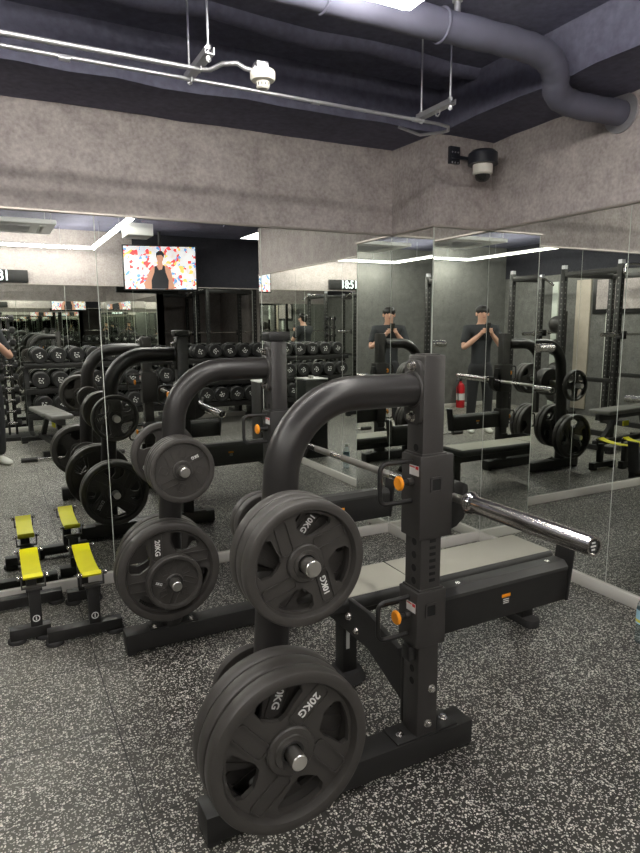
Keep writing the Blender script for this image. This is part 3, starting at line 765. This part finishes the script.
s = MB(); s.cyl((1.80, 2.225, 2.76), (1.80, 2.225, ZS), .0045, 10); s.cyl((1.80, 2.225, 2.76), (1.80, 2.225, 2.80), .014, 12); s.box(1.785, 1.815, 2.21, 2.24, 2.80, 2.82); s.build('duct_hanger', M_GALV, t)
# dome camera
t = thing('dome_camera', 'black and white dome security camera on a bracket high on the pillar', 'security camera', (2.735, 3.10, 2.402))
s = MB(); s.lathe([(0, .135), (.070, .135), (.088, .118), (.090, .055), (.0, .055)], None, 40); s.build('shade', M_CCTV, t)
s = MB(); s.lathe([(0, .056), (.058, .056), (.060, .050), (.060, .004), (.052, -.004), (0, -.004)], None, 40); s.build('white_ring', M_PLASTIC, t)
s = MB(); s.lathe([(.046, -.002), (.045, -.018), (.036, -.034), (.02, -.043), (0, -.046)], None, 32); s.build('dome', M_GLASSBLK, t)
s = MB(); s.box(-.165, -.09, .105, .1305, .072, .172, .002); s.box(-.16, 0, .095, .107, .10, .118); s.box(-.01, .01, .02, .11, .112, .124); s.build('bracket', M_CCTV, t)
s = MB()
for i in range(3):
    for j in range(3): s.cyl((-.15 + i * .022, .105, .078 + j * .03), (-.15 + i * .022, .1035, .078 + j * .03), .005, 8)
s.build('bracket_screws', M_GALV, t)

# ================================================================== LED LIGHTING
def led(a, b, label):
    t = thing('led_strip', label, 'light', ((a[0] + b[0]) / 2, (a[1] + b[1]) / 2, a[2]), 0, 'LED strips round the ceiling')
    a, b = Vector(a), Vector(b); b.z = a.z; m = (a + b) / 2; a2, b2 = a - m, b - m
    alongx = abs(a2.x) > abs(a2.y)
    hx = (abs(a2.x) if alongx else .021); hy = (.021 if alongx else abs(a2.y))
    s = MB(); s.box(-hx * (1 if alongx else .5), hx * (.5 if not alongx else 1), -hy * (.5 if alongx else 1), hy * (.5 if alongx else 1), .002, .02); s.build('housing', M_GALV, t)
    s = MB(); s.box(-hx, hx, -hy * (1 if not alongx else .95), hy * (1 if not alongx else .95), -.028, .0015); s.build('diffuser', M_LED, t)
    for k in (-.7, 0, .7):
        s = MB(); p = a2.lerp(b2, (k + 1) / 2); s.cyl((p.x, p.y, .03), (p.x, p.y, ZS - m.z), .003, 8); s.build('drop_wire', M_GALV, t)
led((-1.6, -2.28, 2.615), (1.40, -2.28, 2.615), 'LED strip along the back wall above the clock')
led((1.37, -2.25, 2.615), (1.37, 1.98, 2.64), 'LED strip running towards the mirror on the right')
led((-1.6, -2.25, 2.615), (-1.6, 1.98, 2.64), 'LED strip running towards the mirror on the left')
led((-1.6, 2.01, 2.64), (1.40, 2.01, 2.64), 'LED strip across the front, just above the bench press')

# ================================================================== BEHIND THE PHOTOGRAPHER
# clock
t = thing('digital_clock', 'black wall clock with glowing white digits high on the back wall', 'clock', (.0, YB + .02, 2.205))
s = MB(); s.box(-.52, .52, -.018, .018, -.085, .085, .004); s.build('case', M_LABELBLK, t)
o = obj_from(text_mesh('18:51:06', .195, .001, M_DIGIT, Matrix.Translation((0.02, .020, 0)) @ Matrix.Diagonal((.80, 1, 1, 1)) @ Matrix.Rotation(PI, 4, 'Z') @ Matrix.Rotation(PI / 2, 4, 'X'), 'digits', .002), 'digits', t)
# TV
t = thing('television', 'ceiling hung television showing a person in a black tank top', 'television', (2.285, -2.10, 2.345), rd(14))
TVS = 1.12
s = MB(); s.box(-.475, .475, -.03, .02, -.29, .29, .006); s.build('bezel', M_LABELBLK, t)
s = MB(); s.box(-.455, .455, .0205, .0225, -.272, .272); s.build('screen', M_SCREEN, t)
fig = MB()
def flat(mb, poly, y): mb.prism([(-p[0], p[1]) for p in poly], 'Y', y, y + .0015)
s = MB(); flat(s, [(-.17, -.27), (-.15, -.12), (-.13, -.02), (-.09, .01), (-.03, .04), (-.025, .09), (.03, .09), (.035, .035), (.11, 0), (.15, -.06), (.19, -.16), (.22, -.2), (.20, -.27)], .0226)
flat(s, [(.0 + .045 * math.cos(a), .13 + .062 * math.sin(a)) for a in [2 * PI * i / 20 for i in range(20)]], .0228); f_ = s.build('picture_figure', M_TVSKIN, t)
s = MB(); flat(s, [(-.09, -.27), (-.10, -.16), (-.065, -.06), (-.055, .025), (-.035, .035), (-.02, -.02), (.02, -.03), (.05, .025), (.07, .02), (.08, -.06), (.12, -.16), (.12, -.27)], .0242); s.build('picture_vest', M_TVBLACK, t)
s = MB(); flat(s, [(-.05, .13), (-.055, .18), (-.03, .215), (.02, .215), (.052, .18), (.048, .13), (.035, .16), (-.02, .165)], .0245); s.build('picture_hair', M_TVBLACK, t)
s = MB(); s.cyl((0, -.03, .1), (0, -.03, (ZS - 2.36) / 1.12), .02, 16); s.box(-.15, .15, -.045, -.03, -.12, .14); s.build('ceiling_mount', M_LABELBLK, t)
t.scale = (TVS, TVS, TVS)
# air conditioner cassette + vent box
t = thing('air_conditioner', 'grey ceiling cassette air conditioner with a louvred grille', 'air conditioner', (.16, -.50, 2.58))
s = MB(); s.box(-.55, .55, -.42, .42, 0, .05, .01); s.build('panel', mat('ac_grey', (.75, .75, .75), .5), t)
s = MB()
for k in range(9): s.box(-.3, .3, -.24 + k * .058, -.215 + k * .058, -.006, .004)
s.build('grille', M_GALV, t)
s = MB()
for sx in (-1, 1): s.box(sx * .42 - .03, sx * .42 + .03, -.3, .3, -.008, .004, .002)
s.build('louver', M_WHITE, t)
s = MB()
for sx in (-.5, .5):
    for sy in (-.38, .38): s.cyl((sx, sy, .05), (sx, sy, ZS - 2.60), .005, 8)
s.build('hanging_rod', M_GALV, t)
t = thing('junction_box', 'pale square ventilation box under the ceiling beside the television', 'vent box', (1.56, -.1, 2.5))
s = MB(); s.box(-.14, .14, -.18, .18, 0, .13, .006); s.build('box', M_WHITE, t)
s = MB(); s.box(-.04, .04, -.04, .04, .13, ZS - 2.5); s.build('drop', M_DUCT, t)
# dumbbells --------------------------------------------------------
def db_proto(R, L, hexa=False):
    out = []
    s = MB()
    X = Matrix.Rotation(PI / 2, 4, 'X')
    if not hexa: s.cyl((0, -.065, 0), (0, .065, 0), .016, 16)
    else: s.cyl((-.06, 0, 0), (.06, 0, 0), .014, 14)
    out.append(('grip', s.mesh('grip', M_CHROME)))
    for sg in (-1, 1):
        s = MB()
        if not hexa:
            s.lathe([(0, .06), (R * .86, .06), (R * .97, .068), (R, .08), (R, .06 + L * .45), (R * .93, .06 + L * .47), (R * .93, .06 + L * .52), (R, .06 + L * .55), (R, .06 + L - .014), (R * .9, .06 + L), (R * .62, .06 + L), (R * .58, .06 + L - .004), (0, .06 + L - .004)], Matrix.Rotation(sg * PI / 2, 4, 'X'), 28)
            out.append(('head', s.mesh('head', M_DBRUB)))
        else:
            s.lathe([(0, .055), (R * .8, .055), (R, .065), (R, .055 + L - .01), (R * .8, .055 + L), (0, .055 + L)], Matrix.Rotation(sg * PI / 2, 4, 'Y'), 6)
            out.append(('head', s.mesh('head', M_DBRUB, 20)))
    s = MB()
    if not hexa:
        y = .06 + L - .0045
        for k, (dx, dz, w, h) in enumerate(((-.018, .018, .02, .009), (.014, .022, .018, .009), (-.02, -.004, .009, .022), (.004, 0, .026, .010), (.022, -.016, .010, .018), (-.004, -.024, .024, .009))):
            for sg in (-1, 1): s.box(dx * 1.35 - w * .62, dx * 1.35 + w * .62, sg * y - .0012, sg * y + .0012, dz * 1.35 - h * .62, dz * 1.35 + h * .62)
        out.append(('weight_mark', s.mesh('weight_mark', M_WHITE)))
    return out
G = 'round dumbbells on the three tier rack'
DB = [db_proto(.110 + .004 * k, .085 + .01 * k) for k in range(3)]
rownm = ['top', 'middle', 'bottom']; ordn = ['first', 'second', 'third', 'fourth', 'fifth', 'sixth', 'seventh', 'eighth']
def dumbbell_rack(x0, label, where):
    cx = x0 + .86
    r = thing('dumbbell_rack', label, 'rack', (cx, -2.14, 0), 0, 'three tier dumbbell racks')
    for x in (-1.03, 0, 1.03):
        s = MB(); s.box(x - .03, x + .03, -.30, .30, 0, .06, .003); s.prism([(-.24, .05), (.0, .05), (-.06, .25), (-.20, .92), (-.26, .92)], 'X', x - .03, x + .03, .002)
        s.build('side_frame', M_POWDER, r)
    tiers = ((.995, -.13), (.655, .0), (.33, .12))
    for z, y in tiers:
        s = MB()
        for dy in (-.105, .105): s.box(-1.06, 1.06, y + dy - .025, y + dy + .025, z - .022, z - .001, .002)
        s.box(-1.06, 1.06, y + .13, y + .145, z - .07, z - .001, .002)
        s.build('shelf_rail', M_POWDER, r)
    for ti, (z, y) in enumerate(tiers):
        for k in range(8):
            Rr = .110 + .004 * ti
            t = thing('dumbbell', f'black rubber round-head dumbbell, {ordn[k]} from the left of the {rownm[ti]} tier of the {where} rack', 'dumbbell', (x0 + k * .245, -2.14 + y, z + Rr + .001), 0, 'round dumbbells on the three tier racks')
            t.rotation_euler = (0, random.uniform(-1, 1), random.uniform(-.04, .04))
            for nme, me in DB[ti]: obj_from(me, nme, t)
dumbbell_rack(.56, 'black three tier dumbbell rack beside the upright dumbbell tree', 'nearer')
dumbbell_rack(2.85, 'black three tier dumbbell rack under the television', 'television-side')
# upright dumbbell tree
tr = thing('dumbbell_tree', 'tall upright rack stacked with small chrome-grip dumbbells', 'rack', (.16, -1.95, 0))
s = MB(); s.box(-.22, .22, -.2, .2, 0, .05, .004); s.build('base', M_POWDER, tr)
for sx in (-.045, .045):
    s = MB(); s.box(sx - .015, sx + .015, -.10, -.06, .05, 1.66, .003); s.build('upright', M_POWDER, tr)
HX = db_proto(.045, .06, True)
for k in range(10):
    z = .22 + k * .155
    for sx in (-.045, .045):
        s = MB(); s.box(sx - .008, sx + .008, -.06, .03, z - .026, z - .015, .001); s.box(sx - .008, sx + .008, .018, .03, z - .016, z + .0, .001); s.build('cradle_arm', M_POWDER, tr)
    t = thing('dumbbell', f'small hex dumbbell, {(ordn + ["ninth", "tenth"])[k]} from the bottom of the upright tree', 'dumbbell', (.16, -1.955, z), 0, 'small dumbbells on the upright tree')
    for nme, me in HX: obj_from(me, nme, t)
# adjustable bench
def adj_bench(loc, rz, label):
    t = thing('adjustable_bench', label, 'bench', loc, rz, 'adjustable benches')
    s = MB(); s.box(-.14, .14, -.50, .28, .43, .485, .02, seg=3)
    s.build('back_pad', M_PAD2, t, 60)
    s = MB(); s.box(-.13, .13, .31, .62, .43, .485, .02, seg=3); s.build('seat_pad', M_PAD2, t, 60)
    s = MB(); s.box(-.03, .03, -.52, .62, .36, .43, .003); s.box(-.03, .03, -.55, .62, .06, .12, .003)
    s.prism([(-.50, .06), (-.44, .06), (-.08, .40), (-.14, .40)], 'X', -.028, .028); s.prism([(.50, .06), (.56, .06), (.42, .40), (.36, .40)], 'X', -.028, .028)
    s.build('frame', M_POWDER, t)
    for y in (-.56, .60):
        s = MB(); s.box(-.24, .24, y - .03, y + .03, .02, .08, .003); s.box(-.24, -.17, y - .035, y + .035, 0, .03); s.box(.17, .24, y - .035, y + .035, 0, .03); s.build('foot', M_POWDER, t)
    s = MB(); s.box(.03, .045, -.05, .06, .26, .32); s.build('tag_label', M_YELLOW, t)
    return t
adj_bench((.56, -1.00, 0), rd(-9), 'grey padded adjustable bench in front of the dumbbell rack')
adj_bench((-.95, 2.35, 0), rd(95), 'grey padded adjustable bench to the left of the yellow sling stands')
# short bar on the floor
t = thing('curl_bar', 'short chrome bar lying on the floor in front of the adjustable bench', 'bar', (.74, -.22, .026))
s = MB(); s.cyl((-.4, 0, 0), (.4, 0, 0), .013, 16); s.build('shaft', M_CHROME, t)
for sg in (-1, 1):
    s = MB(); s.cyl((sg * .4, 0, 0), (sg * .56, 0, 0), .025, 20); s.cyl((sg * .39, 0, 0), (sg * .41, 0, 0), .026, 20); s.build('sleeve', M_POWDER2, t)
# litter bin pedestal
t = thing('waste_bin', 'tall black bin with a pale lid standing by the right mirror wall', 'bin', (2.66, 1.0, 0))
s = MB(); s.box(-.14, .14, -.14, .14, 0, .89, .008); s.build('body', M_POWDER, t)
s = MB(); s.box(-.145, .145, -.145, .145, .89, .905, .004); s.cyl((0, 0, .905), (0, 0, .93), .03, 20); s.build('lid', M_WHITE, t)

# power racks --------------------------------------------------------
def power_rack(x, y, label, hd=.45):
    t = thing('power_rack', label, 'power rack', (x, y, 0), 0, 'power racks along the left wall')
    for sx in (-.5, .5):
        for sy in (-hd, hd):
            s = MB(); s.box(sx - .035, sx + .035, sy - .035, sy + .035, 0, 2.25, .003); p = s.build('post', M_POWDER, t)
            s = MB()
            for k in range(24):
                z = .35 + k * .075
                for ss in (-1, 1): s.cyl((sx, sy + ss * .0355, z), (sx, sy + ss * .034, z), .011, 10)
                for ss in (-1, 1): s.cyl((sx + ss * .0355, sy, z), (sx + ss * .034, sy, z), .011, 10)
            s.build('post_holes', M_HOLE, p)
            s = MB(); s.box(sx - .028, sx + .028, sy - .028, sy + .028, 2.25, 2.30); s.build('post_cap', M_GALV, p)
    for sx in (-.5, .5):
        s = MB(); s.box(sx - .035, sx + .035, -hd, hd, .0, .07, .002); s.box(sx - .03, sx + .03, -hd, hd, 2.14, 2.21, .002); s.build('side_beam', M_POWDER, t)
    s = MB(); s.box(-.5, .5, -hd - .03, -hd + .03, 2.14, 2.21, .002); s.build('rear_beam', M_POWDER, t)
    s = MB(); s.tube(smooth([(-.62, hd + .15, 2.12), (-.45, hd + .05, 2.24), (0, hd + .02, 2.25), (.45, hd + .05, 2.24), (.62, hd + .15, 2.12)], 6), .017, 14); s.build('pull_up_bar', M_CHROME, t)
    for sx in (-.5, .5):
        s = MB(); s.box(sx - .02, sx + .02, -hd + .035, hd - .035, .72, .78, .003); s.build('safety_bar', M_POWDER, t)
        s = MB(); s.box(sx - .045, sx + .045, hd + .03, hd + .11, 1.30, 1.34, .002); s.box(sx - .045, sx + .045, hd + .10, hd + .11, 1.30, 1.40, .002); s.build('bar_hook', M_POWDER, t)
    b = thing('barbell', label.replace('power rack', 'rack') .replace('black', 'chrome bar held by the black'), 'barbell', (x, y + hd + .072, 1.357), PI / 2, 'barbells in the power racks')
    s = MB(); s.cyl((0, -.66, 0), (0, .66, 0), .014, 14); s.build('shaft', M_CHROME, b)
    for sg in (-1, 1):
        s = MB(); s.cyl((0, sg * .65, 0), (0, sg * .67, 0), .036, 20); s.cyl((0, sg * .67, 0), (0, sg * .88, 0), .025, 20); s.build('sleeve', M_CHROME, b)
    return t
power_rack(-1.82, -.63, 'black power rack in the middle of the left wall', .28)
power_rack(-1.82, 1.45, 'black power rack nearest the long mirror')
power_rack(4.35, .2, 'black power rack alone in the recess on the right')
power_rack(3.75, 2.2, 'black power rack at the far end of the recess')
# medicine balls on a stand between racks
t = thing('ball_stand', 'black upright stand carrying medicine balls by the left wall', 'rack', (-2.55, -.04, 0))
s = MB(); s.box(-.15, .15, -.2, .2, 0, .05); s.box(-.03, .03, -.03, .03, .05, 1.7); s.build('post', M_POWDER, t)
for k in range(4):
    z = .35 + k * .38
    s = MB(); s.tube([(.17 + .1 * math.cos(a), .1 * math.sin(a), z - .1) for a in [2 * PI * i / 20 for i in range(21)]], .008, 8, cap=False); s.box(.02, .08, -.01, .01, z - .11, z - .09); s.build('ring', M_POWDER, t)
    s = MB(); s.sphere((0, 0, 0), .135, u=28, v=18)
    for a in range(3): s.tube([Matrix.Rotation(a * PI / 3, 3, 'Z') @ Vector((.1355 * math.cos(q), 0, .1355 * math.sin(q))) for q in [2 * PI * i / 32 for i in range(33)]], .0015, 6, cap=False)
    o = s.build('medicine_ball', M_RUBBER_D, None, 80, loc=(-2.38, -.04, z)); tag(o, f'black medicine ball, {ordn[k]} from the floor on the ball stand', 'ball', 'medicine balls on the stand')
# fire extinguisher
t = thing('fire_extinguisher', 'red fire extinguisher on the floor by the back wall', 'fire extinguisher', (-1.63, -2.42, 0))
s = MB(); s.lathe([(0, .0), (.07, 0), (.075, .01), (.075, .36), (.06, .42), (.025, .45), (.025, .48), (0, .48)], None, 32); s.build('cylinder', M_RED, t)
s = MB(); s.lathe([(.0757, .14), (.0757, .26)], None, 32); s.build('white_label', M_WHITE, t)
s = MB(); s.box(-.02, .09, -.012, .012, .485, .50); s.box(-.02, .08, -.01, .01, .515, .528); s.cyl((0, 0, .475), (0, 0, .52), .018, 14); s.build('valve', M_LABELBLK, t)
s = MB(); s.tube(smooth([(.02, 0, .49), (.08, .03, .46), (.10, .04, .36), (.088, .04, .2), (.086, .04, .12)], 5), .009, 10); s.build('hose', M_LABELBLK, t)
# pale wall piers and a dark framed board on the left wall
for y, hw, m_, lab in ((-.42, .06, M_WHITECOL, 'narrow pale wall panel behind the ball stand'), (.68, .07, M_WHITECOL, 'narrow pale wall panel under the dark board'), (.16, .14, M_TAN, 'wider tan wall panel between the two pale ones')):
    s = MB(); s.box(XL, XL + .03, y - hw, y + hw, .1, 2.2, .004); tag(s.build('wall_panel', m_), lab, 'panel', 'upright wall panels')
t = thing('wall_board', 'dark framed board on the left wall behind the racks', 'board', (XL + .02, .9, 1.95))
s = MB(); s.box(-.015, .01, -.55, .55, -.3, .3, .004); s.build('frame', M_LABELBLK, t)
s = MB(); s.box(.008, .013, -.48, .48, -.23, .23); s.build('board_face', M_WALL, t)

# ================================================================== THE PHOTOGRAPHER
YAW = 0.4783
fw = Vector((math.sin(YAW), math.cos(YAW), 0)); rt = Vector((math.cos(YAW), -math.sin(YAW), 0)); up = Vector((0, 0, 1))
PB = Vector((0, 0, 0)) - fw * .26 + rt * .0       # pelvis plan position
def W(r, f, z): return PB + rt * r + fw * f + up * z
def skin_mesh(name, nodes, edges, m, parent, root=0, sub=2):
    me = bpy.data.meshes.new(name); me.from_pydata([tuple(n[0]) for n in nodes], edges, [])
    o = bpy.data.objects.new(name, me); C.objects.link(o)
    md = o.modifiers.new('skin', 'SKIN'); md.use_smooth_shade = True
    for i, n in enumerate(nodes):
        r = n[1] if isinstance(n[1], tuple) else (n[1], n[1])
        me.skin_vertices[0].data[i].radius = r
        me.skin_vertices[0].data[i].use_root = (i == root)
    sb = o.modifiers.new('sub', 'SUBSURF'); sb.levels = sub; sb.render_levels = sub
    dg = bpy.context.evaluated_depsgraph_get(); dg.update()
    me2 = bpy.data.meshes.new_from_object(o.evaluated_get(dg)); bpy.data.objects.remove(o)
    me2.materials.clear(); me2.materials.append(m)
    for p in me2.polygons: p.use_smooth = True
    return obj_from(me2, name, parent)
per = thing('person', 'person in black T-shirt and dark trousers holding up a phone in both hands', 'person', (0, 0, 0))
SH = 1.42
phone_c = Vector((0, 0, H)) - fw * .016 - up * .055 - rt * .022
hl = phone_c - rt * .052 - up * .03 - fw * .02; hr = phone_c + rt * .052 - up * .03 - fw * .02
elbL, elbR = W(-.27, .10, 1.17), W(.27, .10, 1.17)
shL, shR = W(-.19, -.02, SH), W(.19, -.02, SH)
def lerp(a, b, t): return a.lerp(b, t)
wl = hl - fw * .05 - up * .045 - rt * .02; wr = hr - fw * .05 - up * .045 + rt * .02
nodes = [(W(0, 0, .96), (.085, .070)), (W(0, 0, 1.12), (.085, .065)), (W(0, -.01, 1.30), (.115, .085)), (W(0, -.02, SH), (.070, .065)), (W(0, 0, 1.50), (.056, .056)), (W(0, .02, 1.56), (.060, .062)), (W(0, .02, 1.64), (.076, .094)), (W(0, .015, 1.71), (.062, .078)),
         (shL, .050), (lerp(shL, elbL, .5), .044), (elbL, .040), (lerp(elbL, wl, .4), .040), (wl, .028), (hl, (.032, .020)),
         (shR, .050), (lerp(shR, elbR, .5), .044), (elbR, .040), (lerp(elbR, wr, .4), .040), (wr, .028), (hr, (.032, .020)),
         (W(-.10, 0, .84), .055), (W(-.11, .02, .50), .060), (W(-.12, 0, .10), .040),
         (W(.10, 0, .84), .055), (W(.11, .02, .50), .060), (W(.12, 0, .10), .040)]
edges = [(0, 1), (1, 2), (2, 3), (3, 4), (4, 5), (5, 6), (6, 7), (3, 8), (8, 9), (9, 10), (10, 11), (11, 12), (12, 13), (3, 14), (14, 15), (15, 16), (16, 17), (17, 18), (18, 19), (0, 20), (20, 21), (21, 22), (0, 23), (23, 24), (24, 25)]
body = skin_mesh('body', nodes, edges, M_SKIN, per)
# fingers wrap round the phone edges
s = MB()
for sg, hnd in ((-1, hl), (1, hr)):
    for k in range(4):
        base = hnd + up * (.024 - k * .017) + fw * .0
        L_ = (.9, 1.0, .95, .75)[k]
        e1 = base + rt * (-sg) * (-.004) + fw * .024 * L_
        e2 = e1 + rt * (-sg) * .022 * L_ + fw * .006
        e3 = e2 + rt * (-sg) * .018 * L_ - fw * .001
        s.tube(smooth([base - fw * .012, e1, e2, e3], 4), [.0085] * 9 + [.0078, .0072, .0066, .005], 10)
    th0 = hnd - up * .02 - fw * .012; th1 = hnd + up * .012 - fw * .022 - rt * sg * .018; th2 = th1 + up * .02 - rt * sg * .016 + fw * .004
    s.tube(smooth([th0, th1, th2], 5), [.0115] * 8 + [.0095, .0085, .006], 10)
s.build('fingers', M_SKIN, per, 80)
# face
hc = W(0, .02, 1.635)
s = MB(); s.tube([hc + fw * .088 + up * .02, hc + fw * .108 - up * .012, hc + fw * .100 - up * .024], [.008, .013, .009], 10); s.build('nose', M_SKIN, per, 80)
s = MB()
for sg in (-1, 1): s.sphere(hc + rt * sg * .080 - fw * .005, .022, (.45, .8, 1.25))
s.build('ear', M_SKIN, per, 80)
s = MB()
for sg in (-1, 1): s.sphere(hc + rt * sg * .030 + fw * .083 + up * .018, .011, (1, .8, .6))
s.build('eye', M_LABELBLK, per, 80)
s = MB(); s.sphere(hc + fw * .090 - up * .045, .02, (1.1, .4, .28)); s.build('mouth', mat('lips', (.45, .2, .17), .5), per, 80)
s = MB(); s.sphere(hc - fw * .012 + up * .050, .1, (.90, 1.0, .72), 28, 18); s.sphere(hc - fw * .045 + up * .005, .075, (1.0, .75, 1.1), 24, 16)
s.build('hair', M_HAIR, per, 80)
# clothes
n2 = [(W(0, 0, .86), (.150, .110)), (W(0, 0, .99), (.168, .120)), (W(0, 0, 1.12), (.150, .110)), (W(0, -.01, 1.30), (.172, .122)), (W(0, -.02, SH + .005), (.120, .095)), (W(0, -.005, 1.475), (.066, .064)),
      (shL, .088), (lerp(shL, elbL, .45), .066), (lerp(shL, elbL, .80), .064), (shR, .088), (lerp(shR, elbR, .45), .066), (lerp(shR, elbR, .80), .064)]
skin_mesh('t_shirt', n2, [(0, 1), (1, 2), (2, 3), (3, 4), (4, 5), (4, 6), (6, 7), (7, 8), (4, 9), (9, 10), (10, 11)], M_SHIRT, per)
n3 = [(W(0, 0, 1.04), (.160, .112)), (W(0, 0, .92), (.160, .115)), (W(-.10, 0, .80), .100), (W(-.11, .02, .48), .076), (W(-.12, 0, .09), .058), (W(.10, 0, .80), .100), (W(.11, .02, .48), .076), (W(.12, 0, .09), .058)]
skin_mesh('trousers', n3, [(0, 1), (1, 2), (2, 3), (3, 4), (1, 5), (5, 6), (6, 7)], M_PANTS, per)
for sg in (-1, 1):
    c0 = W(sg * .12, -.05, .045)
    skin_mesh('shoe', [(c0, (.045, .045)), (W(sg * .12, .03, .05), (.048, .05)), (W(sg * .125, .12, .035), (.052, .035)), (W(sg * .125, .19, .03), (.042, .028))], [(0, 1), (1, 2), (2, 3)], M_SHOE, per)
# phone (held by the person)
t = thing('phone', 'black smartphone held upright in both hands at face height', 'phone', phone_c, 0)
t.matrix_world = Matrix.Translation(phone_c) @ Matrix.Rotation(-YAW, 4, 'Z') @ Matrix.Rotation(-.1608, 4, 'X')
s = MB(); s.box(-.037, .037, -.004, .004, -.075, .075, .003); s.build('body', M_LABELBLK, t)
s = MB(); s.box(-.034, .004, .004, .0062, .035, .071, .001); s.build('camera_bump', M_POWDER2, t)
s = MB()
for z in (.044, .062):
    s.cyl((-.024, .006, z), (-.024, .0072, z), .007, 16)
s.cyl((-.006, .006, .053), (-.006, .0072, .053), .007, 16); s.build('lens', M_GLASSBLK, t)

# ================================================================== CAMERA
f_px, yaw, pitch, roll = 625.119, .4783, .1608, -.0063
fwd = Vector((math.sin(yaw) * math.cos(pitch), math.cos(yaw) * math.cos(pitch), -math.sin(pitch)))
r_ = Vector((math.cos(yaw), -math.sin(yaw), 0)); u_ = r_.cross(fwd)
r2 = math.cos(roll) * r_ + math.sin(roll) * u_; u2 = -math.sin(roll) * r_ + math.cos(roll) * u_
cam = bpy.data.cameras.new('camera'); co = bpy.data.objects.new('camera', cam); C.objects.link(co)
cam.sensor_fit = 'VERTICAL'; cam.sensor_height = 36; cam.lens = 36 * f_px / 853
cam.clip_start = .05; cam.clip_end = 100
co.matrix_world = Matrix(((r2.x, u2.x, -fwd.x, 0), (r2.y, u2.y, -fwd.y, 0), (r2.z, u2.z, -fwd.z, H), (0, 0, 0, 1)))
sc = bpy.context.scene; sc.camera = co

# ================================================================== WORLD / LAMPS
w = bpy.data.worlds.new('world'); sc.world = w; w.use_nodes = True
w.node_tree.nodes['Background'].inputs[0].default_value = (.8, .85, 1, 1); w.node_tree.nodes['Background'].inputs[1].default_value = .0
def area(name, loc, sx, sy, power, rot=(0, 0, 0), col=(1, .97, .92)):
    l = bpy.data.lights.new(name, 'AREA'); l.shape = 'RECTANGLE'; l.size = sx; l.size_y = sy; l.energy = power; l.color = col
    o = bpy.data.objects.new(name, l); o.location = loc; o.rotation_euler = rot; C.objects.link(o); return o
area('lamp_recess', (3.9, -1.4, 2.8), .9, .9, 22)
sc.view_settings.view_transform = 'Standard'
sc.view_settings.look = 'None'
sc.view_settings.exposure = 0.0
sc.cycles.glossy_bounces = 10; sc.cycles.max_bounces = 14; sc.cycles.diffuse_bounces = 3
sc.cycles.caustics_reflective = False; sc.cycles.caustics_refractive = False
sc.cycles.sample_clamp_indirect = 6
sc.cycles.use_denoising = True
